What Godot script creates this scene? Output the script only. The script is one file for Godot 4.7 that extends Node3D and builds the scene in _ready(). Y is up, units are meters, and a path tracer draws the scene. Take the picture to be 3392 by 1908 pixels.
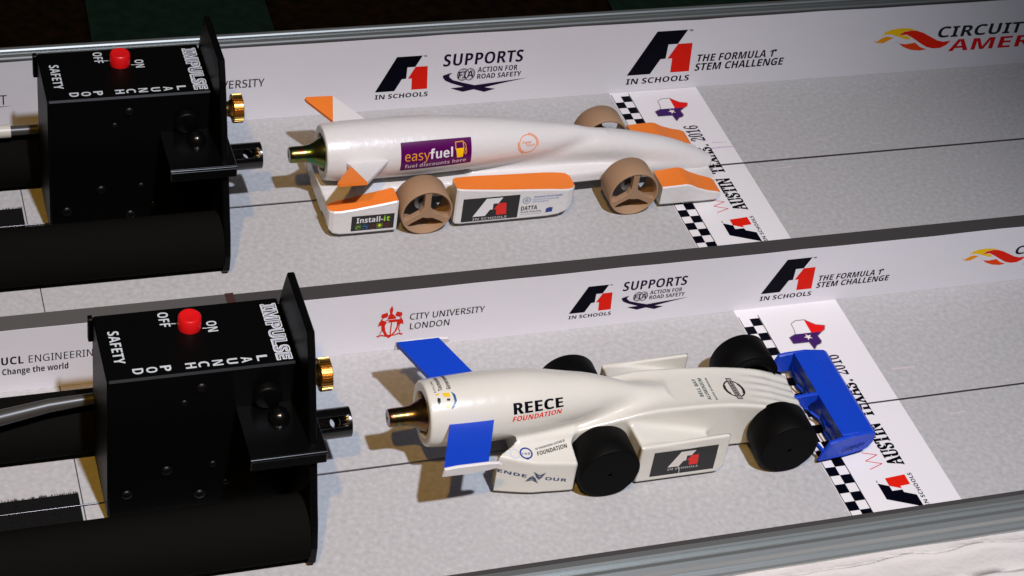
extends Node3D
# Two model race cars waiting on a two-lane launch track. All shapes are written in millimetres and scaled to metres when a mesh is made.

const MM := 0.001
var rng := RandomNumberGenerator.new()
var used := {}
var sans: SystemFont
var bold: SystemFont
var serif: SystemFont
var serif_bold: SystemFont
var cap := {}

# ---------------------------------------------------------------- mesh building

class Geo:
	var v := PackedVector3Array()
	var n := PackedVector3Array()
	var c := PackedColorArray()
	var tint := Color.WHITE

	func tri(a: Vector3, b: Vector3, d: Vector3, na: Vector3, nb: Vector3, nd: Vector3) -> void:
		if (d - a).cross(b - a).dot(na + nb + nd) < 0.0:
			v.append_array(PackedVector3Array([a, d, b])); n.append_array(PackedVector3Array([na, nd, nb]))
		else:
			v.append_array(PackedVector3Array([a, b, d])); n.append_array(PackedVector3Array([na, nb, nd]))
		c.append_array(PackedColorArray([tint, tint, tint]))

	func flat(a: Vector3, b: Vector3, d: Vector3, out: Vector3) -> void:
		var m := (b - a).cross(d - a)
		if m.length_squared() < 1e-14:
			return
		m = m.normalized()
		if m.dot(out) < 0.0:
			m = -m
		tri(a, b, d, m, m, m)

	func quad(a: Vector3, b: Vector3, d: Vector3, e: Vector3, out: Vector3) -> void:
		flat(a, b, d, out); flat(a, d, e, out)

	func smooth_quad(a: Vector3, b: Vector3, d: Vector3, e: Vector3, na: Vector3, nb: Vector3, nd: Vector3, ne: Vector3) -> void:
		tri(a, b, d, na, nb, nd); tri(a, d, e, na, nd, ne)

	# a box with chamfered edges
	func box(lo: Vector3, hi: Vector3, ch := 0.0) -> void:
		var mid := (lo + hi) / 2.0
		var h := (hi - lo) / 2.0
		var k := minf(ch, minf(h.x, minf(h.y, h.z)) * 0.9)
		for ax in 3:
			var u := (ax + 1) % 3
			var w := (ax + 2) % 3
			for s in [-1.0, 1.0]:
				var p := []
				for q in [[-1, -1], [1, -1], [1, 1], [-1, 1]]:
					var t := Vector3()
					t[ax] = h[ax] * s; t[u] = (h[u] - k) * q[0]; t[w] = (h[w] - k) * q[1]
					p.append(mid + t)
				var o := Vector3(); o[ax] = s
				quad(p[0], p[1], p[2], p[3], o)
			if k > 0.0:
				for su in [-1.0, 1.0]:
					for sw in [-1.0, 1.0]:
						var e := []
						for q in [[-1, 0], [1, 0], [1, 1], [-1, 1]]:
							var t := Vector3()
							t[ax] = (h[ax] - k) * q[0]
							t[u] = (h[u] - (k if q[1] else 0.0)) * su
							t[w] = (h[w] - (0.0 if q[1] else k)) * sw
							e.append(mid + t)
						var o := Vector3(); o[u] = su; o[w] = sw
						quad(e[0], e[1], e[2], e[3], o)
		if k > 0.0:
			for sx in [-1.0, 1.0]:
				for sy in [-1.0, 1.0]:
					for sz in [-1.0, 1.0]:
						var s := Vector3(sx, sy, sz)
						flat(mid + s * Vector3(h.x, h.y - k, h.z - k), mid + s * Vector3(h.x - k, h.y, h.z - k), mid + s * Vector3(h.x - k, h.y - k, h.z), s)

	# a polygon in a plane, pushed along an axis: place turns (u, v, w) into a point; ch chamfers the two rims
	func prism(poly: PackedVector2Array, w0: float, w1: float, place: Callable, ch := 0.0) -> void:
		var p := poly
		if Geometry2D.is_polygon_clockwise(p):
			p = p.duplicate(); p.reverse()
		var k := p.size()
		var inner := PackedVector2Array()
		for i in k:
			var a := (p[i] - p[(i + k - 1) % k]).normalized()
			var b := (p[(i + 1) % k] - p[i]).normalized()
			var na := Vector2(-a.y, a.x)
			var nb := Vector2(-b.y, b.x)
			var m := (na + nb).normalized()
			inner.append(p[i] + m * ch / maxf(0.35, m.dot(na)))
		var caps := Geometry2D.triangulate_polygon(inner if ch > 0.0 else p)
		var zero: Vector3 = place.call(0.0, 0.0, 0.0)
		var wd: Vector3 = ((place.call(0.0, 0.0, 1.0) as Vector3) - zero).normalized()
		for s in 2:
			var w := w0 if s == 0 else w1
			var out := wd * (1.0 if (w1 > w0) == (s == 1) else -1.0)
			for i in range(0, caps.size(), 3):
				var q := inner if ch > 0.0 else p
				flat(place.call(q[caps[i]].x, q[caps[i]].y, w), place.call(q[caps[i + 1]].x, q[caps[i + 1]].y, w), place.call(q[caps[i + 2]].x, q[caps[i + 2]].y, w), out)
		var dir := signf(w1 - w0)
		for i in k:
			var j := (i + 1) % k
			var e := p[j] - p[i]
			var o2 := Vector2(e.y, -e.x).normalized()
			var out: Vector3 = (place.call(o2.x, o2.y, 0.0) as Vector3) - zero
			quad(place.call(p[i].x, p[i].y, w0 + ch * dir), place.call(p[j].x, p[j].y, w0 + ch * dir), place.call(p[j].x, p[j].y, w1 - ch * dir), place.call(p[i].x, p[i].y, w1 - ch * dir), out)
			if ch > 0.0:
				quad(place.call(p[i].x, p[i].y, w1 - ch * dir), place.call(p[j].x, p[j].y, w1 - ch * dir), place.call(inner[j].x, inner[j].y, w1), place.call(inner[i].x, inner[i].y, w1), out + wd * dir)
				quad(place.call(p[i].x, p[i].y, w0 + ch * dir), place.call(p[j].x, p[j].y, w0 + ch * dir), place.call(inner[j].x, inner[j].y, w0), place.call(inner[i].x, inner[i].y, w0), out - wd * dir)

	# a profile of (along, radius) turned about an axis; sharp corners where a point is given twice
	func lathe(prof: Array, at: Vector3, axis: Vector3, segs := 32, wobble := 0.0) -> void:
		var a := axis.normalized()
		var x := a.cross(Vector3(0, 1, 0) if absf(a.y) < 0.9 else Vector3(1, 0, 0)).normalized()
		var y := a.cross(x)
		for i in prof.size() - 1:
			var p: Vector2 = prof[i]
			var q: Vector2 = prof[i + 1]
			if p.distance_squared_to(q) < 1e-10:
				continue
			var d := (q - p).normalized()
			var n0 := Vector2(-d.y, d.x)
			var np := n0
			var nq := n0
			if i > 0 and prof[i - 1].distance_squared_to(p) > 1e-10:
				var d2: Vector2 = (p - prof[i - 1]).normalized()
				np = (n0 + Vector2(-d2.y, d2.x)).normalized()
			if i + 2 < prof.size() and prof[i + 2].distance_squared_to(q) > 1e-10:
				var d3: Vector2 = (prof[i + 2] - q).normalized()
				nq = (n0 + Vector2(-d3.y, d3.x)).normalized()
			for s in segs:
				var t0 := TAU * s / segs
				var t1 := TAU * (s + 1) / segs
				var w0 := 1.0 + wobble * (s % 2)
				var w1 := 1.0 + wobble * ((s + 1) % 2)
				var c0 := x * cos(t0) + y * sin(t0)
				var c1 := x * cos(t1) + y * sin(t1)
				smooth_quad(at + a * p.x + c0 * p.y * w0, at + a * p.x + c1 * p.y * w1, at + a * q.x + c1 * q.y * w1, at + a * q.x + c0 * q.y * w0,
					a * np.x + c0 * np.y, a * np.x + c1 * np.y, a * nq.x + c1 * nq.y, a * nq.x + c0 * nq.y)

	func tube(path: PackedVector3Array, radii: PackedFloat32Array, segs := 12) -> void:
		var rings := []
		for i in path.size():
			var d := (path[mini(i + 1, path.size() - 1)] - path[maxi(i - 1, 0)]).normalized()
			var x := d.cross(Vector3(0, 1, 0) if absf(d.y) < 0.95 else Vector3(1, 0, 0)).normalized()
			rings.append([x, d.cross(x)])
		for i in path.size() - 1:
			for s in segs:
				var t0 := TAU * s / segs
				var t1 := TAU * (s + 1) / segs
				var a: Vector3 = rings[i][0] * cos(t0) + rings[i][1] * sin(t0)
				var b: Vector3 = rings[i][0] * cos(t1) + rings[i][1] * sin(t1)
				var d: Vector3 = rings[i + 1][0] * cos(t0) + rings[i + 1][1] * sin(t0)
				var e: Vector3 = rings[i + 1][0] * cos(t1) + rings[i + 1][1] * sin(t1)
				smooth_quad(path[i] + a * radii[i], path[i] + b * radii[i], path[i + 1] + e * radii[i + 1], path[i + 1] + d * radii[i + 1], a, b, e, d)
		for k in 2:
			var i := 0 if k == 0 else path.size() - 1
			var o := (path[0] - path[1]) if k == 0 else (path[i] - path[i - 1])
			for s in segs:
				flat(path[i], path[i] + (rings[i][0] * cos(TAU * s / segs) + rings[i][1] * sin(TAU * s / segs)) * radii[i], path[i] + (rings[i][0] * cos(TAU * (s + 1) / segs) + rings[i][1] * sin(TAU * (s + 1) / segs)) * radii[i], o)

	# a sheet given by its corner points, with thickness
	func slab(pts: Array, thick: float) -> void:
		var m := Vector3()
		for i in range(1, pts.size() - 1):
			m += (pts[i] - pts[0]).cross(pts[i + 1] - pts[0])
		m = m.normalized()
		var mid := Vector3()
		for p in pts:
			mid += p / pts.size()
		for s in [-0.5, 0.5]:
			for i in range(1, pts.size() - 1):
				flat(pts[0] + m * thick * s, pts[i] + m * thick * s, pts[i + 1] + m * thick * s, m * s)
		for i in pts.size():
			var a: Vector3 = pts[i]
			var b: Vector3 = pts[(i + 1) % pts.size()]
			quad(a - m * thick / 2, b - m * thick / 2, b + m * thick / 2, a + m * thick / 2, (a + b) / 2 - mid)

	func dome(at: Vector3, axis: Vector3, r: float, h: float, segs := 20) -> void:
		var prof := []
		for i in 7:
			var t := PI / 2 * i / 6.0
			prof.append(Vector2(h * sin(t), r * cos(t)))
		lathe(prof, at, axis, segs)

	func mesh() -> ArrayMesh:
		var a := []
		a.resize(Mesh.ARRAY_MAX)
		var p := PackedVector3Array()
		p.resize(v.size())
		for i in v.size():
			p[i] = v[i] * 0.001
		a[Mesh.ARRAY_VERTEX] = p
		a[Mesh.ARRAY_NORMAL] = n
		a[Mesh.ARRAY_COLOR] = c
		var m := ArrayMesh.new()
		if p.size():
			m.add_surface_from_arrays(Mesh.PRIMITIVE_TRIANGLES, a)
		return m


# Flat print: coloured shapes on a (u, v) sheet in millimetres, laid on a surface afterwards.
class Ink:
	var t := PackedVector2Array()
	var c := PackedColorArray()
	var l := PackedFloat32Array()
	var layer := 0.0
	var o := Vector2.ZERO
	var k := Vector2.ONE

	func at(where: Vector2, scale := 1.0, high := 0.0) -> Ink:
		o = where; k = Vector2(scale, high if high > 0.0 else scale)
		return self

	func add(a: Vector2, b: Vector2, d: Vector2, col: Color) -> void:
		t.append_array(PackedVector2Array([o + a * k, o + b * k, o + d * k]))
		c.append_array(PackedColorArray([col, col, col]))
		l.append(layer)

	func poly(pts: PackedVector2Array, col: Color) -> void:
		layer += 1.0
		var ix := Geometry2D.triangulate_polygon(pts)
		for i in range(0, ix.size(), 3):
			add(pts[ix[i]], pts[ix[i + 1]], pts[ix[i + 2]], col)

	func rect(x: float, y: float, w: float, h: float, col: Color) -> void:
		poly(PackedVector2Array([Vector2(x, y), Vector2(x + w, y), Vector2(x + w, y + h), Vector2(x, y + h)]), col)

	func line(pts: PackedVector2Array, w: float, col: Color) -> void:
		layer += 1.0
		for i in pts.size() - 1:
			var d := (pts[i + 1] - pts[i]).normalized() * w / 2
			var m := Vector2(-d.y, d.x)
			var a := pts[i] - d * 0.6
			var b := pts[i + 1] + d * 0.6
			add(a + m, b + m, b - m, col); add(a + m, b - m, a - m, col)

	func ring(m: Vector2, r: Vector2, w: float, col: Color, a0 := 0.0, a1 := TAU) -> void:
		layer += 1.0
		var segs := 28
		for i in segs:
			var p := Vector2.from_angle(lerpf(a0, a1, float(i) / segs))
			var q := Vector2.from_angle(lerpf(a0, a1, float(i + 1) / segs))
			add(m + p * r, m + q * r, m + q * (r - Vector2(w, w)), col)
			add(m + p * r, m + q * (r - Vector2(w, w)), m + p * (r - Vector2(w, w)), col)

	func disc(m: Vector2, r: Vector2, col: Color) -> void:
		layer += 1.0
		for i in 28:
			add(m, m + Vector2.from_angle(TAU * i / 28) * r, m + Vector2.from_angle(TAU * (i + 1) / 28) * r, col)

	func star(m: Vector2, r: float, turn: float, col: Color) -> void:
		var p := PackedVector2Array()
		for i in 10:
			p.append(m + Vector2.from_angle(turn + TAU * i / 10) * (r if i % 2 == 0 else r * 0.4))
		poly(p, col)


func V2(a: Array) -> PackedVector2Array:
	var p := PackedVector2Array()
	for i in range(0, a.size(), 2):
		p.append(Vector2(a[i], a[i + 1]))
	return p


func ink_color(r: int, g: int, b: int) -> Color:
	return Color8(r, g, b).srgb_to_linear()


# letters from (x, y) of the baseline, w wide in all and h high for a capital letter
func write(ink: Ink, s: String, font: Font, x: float, y: float, w: float, h: float, col: Color, slant := 0.0) -> void:
	var tm := TextMesh.new()
	tm.font = font; tm.font_size = 64; tm.pixel_size = 0.01; tm.depth = 0.0; tm.curve_step = 1.5
	if not cap.has(font):
		tm.text = "H"
		cap[font] = tm.get_aabb()
	var hb: AABB = cap[font]
	tm.text = s + ""
	# the line's middle moves with the text's height, so the baseline is found from a capital set beside it
	var arr := tm.get_mesh_arrays()
	var vs: PackedVector3Array = arr[Mesh.ARRAY_VERTEX]
	var ix: PackedInt32Array = arr[Mesh.ARRAY_INDEX] if arr[Mesh.ARRAY_INDEX] != null else PackedInt32Array(range(vs.size()))
	var x0 := 1e9
	var x1 := -1e9
	for p in vs:
		x0 = minf(x0, p.x); x1 = maxf(x1, p.x)
	if x1 <= x0:
		return
	var sx := w / (x1 - x0)
	var sy := h / hb.size.y
	ink.layer += 1.0
	for i in range(0, ix.size(), 3):
		var q := []
		for j in 3:
			var p := vs[ix[i + j]]
			var yy := (p.y - hb.position.y) * sy
			q.append(Vector2(x + (p.x - x0) * sx + yy * slant, y + yy))
		ink.add(q[0], q[1], q[2], col)


# lay print on a plane: o is where (0, 0) goes, r and u its two directions
func lay(ink: Ink, called: String, parent: Node3D, o: Vector3, r: Vector3, u: Vector3, m: Material, lift := 0.06, over := 1.0) -> MeshInstance3D:
	var g := Geo.new()
	var nn := r.cross(u).normalized() * over
	for i in ink.l.size():
		var h := lift + ink.l[i] * 0.012
		var q := []
		for j in 3:
			q.append(o + r * ink.t[i * 3 + j].x + u * ink.t[i * 3 + j].y + nn * h)
		g.tint = ink.c[i * 3]
		g.tri(q[0], q[1], q[2], nn, nn, nn)
	return part(called, g, m, parent)


# lay print on a curved body: place gives a point above the surface and the way down to it, far the distance to the surface
func lay_round(ink: Ink, called: String, parent: Node3D, place: Callable, far: Callable, m: Material, step := 1.6) -> MeshInstance3D:
	var g := Geo.new()
	var found := {}
	for i in ink.l.size():
		var work := [[ink.t[i * 3], ink.t[i * 3 + 1], ink.t[i * 3 + 2]]]
		g.tint = ink.c[i * 3]
		while work.size():
			var w: Array = work.pop_back()
			var longest := 0
			var most := 0.0
			for e in 3:
				var d: float = w[e].distance_to(w[(e + 1) % 3])
				if d > most:
					most = d; longest = e
			if most > step:
				var a: Vector2 = w[longest]
				var b: Vector2 = w[(longest + 1) % 3]
				var d: Vector2 = w[(longest + 2) % 3]
				work.append([a, (a + b) / 2, d]); work.append([(a + b) / 2, b, d])
				continue
			var q := []
			for e in 3:
				var key := Vector2i((w[e] * 200.0).round())
				if not found.has(key):
					var pd: Array = place.call(w[e].x, w[e].y)
					var p: Vector3 = pd[0]
					for s in 24:
						var f: float = far.call(p)
						if f < 0.01:
							break
						p += pd[1] * f * 0.9
					var nn := Vector3(far.call(p + Vector3(0.2, 0, 0)) - far.call(p - Vector3(0.2, 0, 0)), far.call(p + Vector3(0, 0.2, 0)) - far.call(p - Vector3(0, 0.2, 0)), far.call(p + Vector3(0, 0, 0.2)) - far.call(p - Vector3(0, 0, 0.2))).normalized()
					found[key] = [p, nn]
				q.append(found[key])
			var lift := 0.12 + ink.l[i] * 0.015
			g.tri(q[0][0] + q[0][1] * lift, q[1][0] + q[1][1] * lift, q[2][0] + q[2][1] * lift, q[0][1], q[1][1], q[2][1])
	return part(called, g, m, parent)


# ---------------------------------------------------------------- naming

func numbered(called: String) -> String:
	used[called] = used.get(called, -1) + 1
	return called if used[called] == 0 else "%s_%03d" % [called, used[called]]


func thing(called: String, label: String, category: String, at := Vector3.ZERO, group := "") -> Node3D:
	var o := Node3D.new()
	o.name = numbered(called)
	add_child(o)
	o.position = at * MM
	tag(o, label, category, group)
	return o


func tag(o: Node, label: String, category: String, group := "") -> void:
	o.set_meta("label", label)
	o.set_meta("category", category)
	if group:
		o.set_meta("group", group)


func part(called: String, g: Geo, m: Material, parent: Node) -> MeshInstance3D:
	var o := MeshInstance3D.new()
	o.mesh = g.mesh()
	o.material_override = m
	if parent == self:
		o.name = numbered(called)
		add_child(o)
	else:
		var used_here: int = parent.get_meta("n_" + called, -1) + 1
		parent.set_meta("n_" + called, used_here)
		o.name = called if used_here == 0 else "%s_%03d" % [called, used_here]
		parent.add_child(o, true)
	return o


func structure(called: String, g: Geo, m: Material, label: String) -> MeshInstance3D:
	var o := part(called, g, m, self)
	o.set_meta("kind", "structure")
	o.set_meta("label", label)
	return o


# ---------------------------------------------------------------- materials

var M := {}

func mat(called: String, lin: Color, rough: float, metal := 0.0, spec := 0.5) -> StandardMaterial3D:
	var m := StandardMaterial3D.new()
	m.resource_name = called
	m.albedo_color = lin.linear_to_srgb()
	m.roughness = rough
	m.metallic = metal
	m.metallic_specular = spec
	M[called] = m
	return m


func noise(freq: float, octaves: int, seed_: int, kind := FastNoiseLite.TYPE_SIMPLEX_SMOOTH) -> FastNoiseLite:
	var f := FastNoiseLite.new()
	f.noise_type = kind
	f.frequency = freq
	f.fractal_octaves = octaves
	f.seed = seed_
	return f


func noise_tex(f: FastNoiseLite, side: int, stops: Array, bump := 0.0) -> NoiseTexture2D:
	var t := NoiseTexture2D.new()
	t.width = side; t.height = side; t.seamless = true; t.noise = f
	if bump > 0.0:
		t.as_normal_map = true; t.bump_strength = bump
	else:
		var gr := Gradient.new()
		gr.offsets = PackedFloat32Array([])
		var off := PackedFloat32Array()
		var col := PackedColorArray()
		for s in stops:
			off.append(s[0]); col.append(s[1])
		gr.offsets = off; gr.colors = col
		t.color_ramp = gr
	return t


func triplanar(m: StandardMaterial3D, per_metre: float, world := true) -> void:
	m.uv1_triplanar = true
	m.uv1_world_triplanar = world
	m.uv1_scale = Vector3.ONE * per_metre


func grey(x: float) -> Color:
	return Color(x, x, x)


func make_materials() -> void:
	var m := mat("lane paper", Color.WHITE, 0.55, 0.0, 0.4)
	m.albedo_texture = noise_tex(noise(0.05, 5, 7), 1024, [[0.0, Color8(156, 158, 159)], [0.3, Color8(171, 172, 172)], [0.5, Color8(175, 174, 175)], [0.7, Color8(178, 179, 180)], [1.0, Color8(190, 190, 189)]])
	triplanar(m, 5.0)
	m.detail_enabled = false
	m = mat("banner paper", Color(0.705, 0.70, 0.74), 0.5, 0.0, 0.45)
	m.normal_enabled = true
	m.normal_texture = noise_tex(noise(0.02, 3, 3), 256, [], 2.0)
	m.normal_scale = 0.12
	triplanar(m, 6.0)
	mat("strip paper", Color(0.745, 0.735, 0.755), 0.5, 0.0, 0.45)
	m = mat("ink", Color.WHITE, 0.6, 0.0, 0.2)
	m.vertex_color_use_as_albedo = true
	m = mat("gloss ink", Color.WHITE, 0.28, 0.0, 0.5)
	m.vertex_color_use_as_albedo = true
	mat("black steel", grey(0.0016), 0.42, 0.0, 0.22)
	mat("black satin", grey(0.002), 0.4, 0.0, 0.4)
	mat("black gloss", grey(0.0018), 0.22, 0.0, 0.5)
	m = mat("black foam", Color(0.0048, 0.0047, 0.0041), 0.9, 0.0, 0.1)
	mat("pod print", Color(0.50, 0.55, 0.57), 0.55, 0.0, 0.4)
	mat("red knob", Color(0.62, 0.006, 0.008), 0.35, 0.0, 0.5)
	mat("brass", Color(0.78, 0.46, 0.12), 0.26, 1.0)
	mat("zinc", Color(0.62, 0.64, 0.66), 0.3, 1.0)
	m = mat("aluminium", Color(0.42, 0.45, 0.445), 0.34, 0.8)
	m = mat("aluminium dark", Color(0.20, 0.205, 0.20), 0.45, 0.7)
	m = mat("dark board", Color(0.045, 0.042, 0.042), 0.75, 0.0, 0.35)
	m = mat("grey board", Color(0.075, 0.075, 0.072), 0.75, 0.0, 0.35)
	mat("brown tape", Color(0.05, 0.022, 0.022), 0.5, 0.0, 0.4)
	mat("wire", Color(0.10, 0.09, 0.09), 0.25, 0.8)
	mat("velcro", grey(0.006), 0.95, 0.0, 0.2)
	m = mat("hose", Color(0.045, 0.043, 0.039), 0.36, 0.0, 0.5)
	mat("hose sleeve", Color(0.55, 0.53, 0.47), 0.4)
	m = mat("cream paint", Color(0.635, 0.625, 0.565), 0.28, 0.0, 0.5)
	m.clearcoat_enabled = true; m.clearcoat = 0.5; m.clearcoat_roughness = 0.12
	m.normal_enabled = true
	m.normal_texture = noise_tex(noise(0.012, 3, 11), 512, [], 4.0)
	m.normal_scale = 0.22
	triplanar(m, 14.0, false)
	m = mat("white paint", Color(0.67, 0.66, 0.655), 0.34, 0.0, 0.5)
	m.clearcoat_enabled = true; m.clearcoat = 0.35; m.clearcoat_roughness = 0.2
	m.normal_enabled = true
	m.normal_texture = noise_tex(noise(0.03, 4, 13), 512, [], 5.0)
	m.normal_scale = 0.2
	triplanar(m, 14.0, false)
	m = mat("orange paint", Color(0.80, 0.20, 0.025), 0.5, 0.0, 0.4)
	m.normal_enabled = true
	m.normal_texture = M["white paint"].normal_texture
	m.normal_scale = 0.3
	triplanar(m, 14.0, false)
	m = mat("blue paint", Color(0.005, 0.05, 0.50), 0.36, 0.0, 0.5)
	m.normal_enabled = true
	m.normal_texture = M["cream paint"].normal_texture
	m.normal_scale = 0.25
	triplanar(m, 14.0, false)
	m = mat("tyre rubber", grey(0.0020), 0.6, 0.0, 0.2)
	m = mat("tan nylon", Color(0.33, 0.205, 0.12), 0.62, 0.0, 0.4)
	m.normal_enabled = true
	m.normal_texture = noise_tex(noise(0.3, 2, 21), 256, [], 3.0)
	m.normal_scale = 0.3
	triplanar(m, 40.0, false)
	mat("axle", grey(0.25), 0.35, 0.6)
	mat("dark bore", Color(0.16, 0.13, 0.10), 0.8)
	m = mat("bronze cartridge", grey(0.5), 0.27, 1.0)
	m.albedo_texture = noise_tex(noise(0.012, 2, 31), 256, [[0.0, Color8(150, 60, 95)], [0.3, Color8(176, 120, 110)], [0.45, Color8(168, 128, 70)], [0.6, Color8(120, 104, 62)], [0.8, Color8(150, 150, 96)], [1.0, Color8(110, 80, 120)]])
	triplanar(m, 30.0, false)
	m = mat("gold cartridge", grey(0.55), 0.27, 1.0)
	m.albedo_texture = noise_tex(noise(0.012, 2, 35), 256, [[0.0, Color8(120, 130, 50)], [0.3, Color8(190, 160, 60)], [0.45, Color8(120, 150, 80)], [0.6, Color8(84, 150, 110)], [0.75, Color8(180, 150, 70)], [1.0, Color8(200, 100, 90)]])
	triplanar(m, 30.0, false)
	mat("cartridge end", Color(0.55, 0.52, 0.54), 0.35, 0.6)
	m = mat("white cloth", Color(0.55, 0.525, 0.51), 0.7, 0.0, 0.4)
	m.normal_enabled = true
	m.normal_texture = noise_tex(noise(0.05, 3, 41), 512, [], 4.0)
	m.normal_scale = 0.3
	triplanar(m, 8.0)
	m = mat("cloth stitches", Color(0.42, 0.36, 0.33), 0.8)
	m = mat("brown carpet", Color.WHITE, 0.95, 0.0, 0.2)
	m.albedo_texture = noise_tex(noise(0.08, 3, 51), 256, [[0.0, Color8(70, 54, 44)], [0.55, Color8(112, 84, 62)], [1.0, Color8(140, 98, 66)]])
	triplanar(m, 2.0)
	m = mat("green carpet", Color.WHITE, 0.95, 0.0, 0.2)
	m.albedo_texture = noise_tex(noise(0.08, 3, 53), 256, [[0.0, Color8(96, 142, 118)], [0.55, Color8(112, 164, 138)], [1.0, Color8(128, 176, 152)]])
	triplanar(m, 2.0)


# ---------------------------------------------------------------- smooth bodies

# values at every millimetre from -130 to 130 through the given (x, value) pairs
func curve(pairs: Array) -> PackedFloat32Array:
	var xs := []
	var ys := []
	for i in range(0, pairs.size(), 2):
		xs.append(float(pairs[i])); ys.append(float(pairs[i + 1]))
	var out := PackedFloat32Array()
	for i in 262:
		var x := i - 130.0
		if x <= xs[0]:
			out.append(ys[0]); continue
		if x >= xs[-1]:
			out.append(ys[-1]); continue
		var k := 0
		while xs[k + 1] < x:
			k += 1
		var w: float = (x - xs[k]) / (xs[k + 1] - xs[k])
		var a := maxi(k - 1, 0)
		var b := mini(k + 2, xs.size() - 1)
		out.append(cubic_interpolate_in_time(ys[k], ys[k + 1], ys[a], ys[b], w, xs[k + 1] - xs[k], xs[a] - xs[k], xs[b] - xs[k]) if a < k and b > k + 1 else lerpf(ys[k], ys[k + 1], w))
	return out


func look(t: PackedFloat32Array, x: float) -> float:
	var f := clampf(x + 130.0, 0.0, 259.99)
	var i := int(f)
	return lerpf(t[i], t[i + 1], f - i)


func smin(a: float, b: float, k: float) -> float:
	var h := maxf(k - absf(a - b), 0.0) / k
	return minf(a, b) - h * h * k * 0.25


func smax(a: float, b: float, k: float) -> float:
	var h := maxf(k - absf(a - b), 0.0) / k
	return maxf(a, b) + h * h * k * 0.25


# surface nets over the cells near the surface, each vertex drawn onto it, normals from the field
func net(f: Callable, lo: Vector3, hi: Vector3, cell: float) -> Geo:
	var B := 4
	var nb := Vector3i(((hi - lo) / (cell * B)).ceil())
	var nx := nb.x * B + 1
	var ny := nb.y * B + 1
	var nz := nb.z * B + 1
	var val := PackedFloat32Array()
	val.resize(nx * ny * nz)
	val.fill(1e9)
	var blocks := []
	for bx in nb.x:
		for by in nb.y:
			for bz in nb.z:
				var m := lo + Vector3(bx + 0.5, by + 0.5, bz + 0.5) * cell * B
				if absf(f.call(m)) < cell * B * 1.15:
					blocks.append(Vector3i(bx, by, bz) * B)
	for b in blocks:
		for i in B + 1:
			for j in B + 1:
				for k in B + 1:
					var at: int = ((b.x + i) * ny + b.y + j) * nz + b.z + k
					if val[at] > 1e8:
						val[at] = f.call(lo + Vector3(b.x + i, b.y + j, b.z + k) * cell)
	var ids := {}
	var pos := PackedVector3Array()
	var nor := PackedVector3Array()
	var sy := nz
	var sx := ny * nz
	var step := [0, 1, sy, sy + 1, sx, sx + 1, sx + sy, sx + sy + 1]
	var edges := [[0, 1], [2, 3], [4, 5], [6, 7], [0, 2], [1, 3], [4, 6], [5, 7], [0, 4], [1, 5], [2, 6], [3, 7]]
	for b in blocks:
		for i in B:
			for j in B:
				for k in B:
					var at: int = (b.x + i) * sx + (b.y + j) * sy + b.z + k
					var inside := 0
					for s in 8:
						if val[at + step[s]] < 0.0:
							inside += 1
					if inside == 0 or inside == 8:
						continue
					var sum := Vector3()
					var count := 0
					for e in edges:
						var va := val[at + step[e[0]]]
						var vb := val[at + step[e[1]]]
						if (va < 0.0) != (vb < 0.0):
							var t := va / (va - vb)
							var pa := Vector3(e[0] >> 2, (e[0] >> 1) & 1, e[0] & 1)
							var pb := Vector3(e[1] >> 2, (e[1] >> 1) & 1, e[1] & 1)
							sum += pa.lerp(pb, t); count += 1
					var p := lo + (Vector3(b.x + i, b.y + j, b.z + k) + sum / count) * cell
					var gr := Vector3()
					for pass_ in 2:
						var h := 0.25
						gr = Vector3(f.call(p + Vector3(h, 0, 0)) - f.call(p - Vector3(h, 0, 0)), f.call(p + Vector3(0, h, 0)) - f.call(p - Vector3(0, h, 0)), f.call(p + Vector3(0, 0, h)) - f.call(p - Vector3(0, 0, h))) / (2.0 * h)
						if pass_ == 0:
							var d: float = f.call(p)
							p -= (gr / maxf(0.3, gr.length_squared()) * d).limit_length(cell * 0.5)
					ids[at] = pos.size()
					pos.append(p)
					nor.append(gr.normalized())
	var g := Geo.new()
	for at in ids:
		for ax in 3:
			var s0: int = [sx, sy, 1][ax]
			var s1: int = [sy, 1, sx][ax]
			var s2: int = [1, sx, sy][ax]
			if (val[at] < 0.0) == (val[at + s0] < 0.0):
				continue
			if not (ids.has(at - s1) and ids.has(at - s2) and ids.has(at - s1 - s2)):
				continue
			var a: int = ids[at]
			var b: int = ids[at - s1]
			var c: int = ids[at - s1 - s2]
			var d: int = ids[at - s2]
			g.smooth_quad(pos[a], pos[b], pos[c], pos[d], nor[a], nor[b], nor[c], nor[d])
	return g


var a_fy := curve([-112, 36.2, -60, 36.2, -40, 35.4, -27, 35, -18, 34.6, -4, 32.2, 10, 29])
var a_fr := curve([-112, 15.3, -108, 15.8, -100, 16.3, -76, 16.6, -60, 15.8, -40, 13, -27, 10.7, -18, 8.2, -4, 5.2, 10, 3])
var a_top := curve([-74, 21.5, -40, 25.8, -23, 29.8, 0, 33.6, 20, 33, 50, 29.6, 70, 24.3, 87, 16.6])
var a_wide := curve([-74, 13.5, -40, 14.5, 0, 14.9, 50, 14.2, 70, 15, 87, 16])
var a_pod := curve([-81, 22.5, -74, 24.6, -61, 27.8, -40, 29.6])

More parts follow.
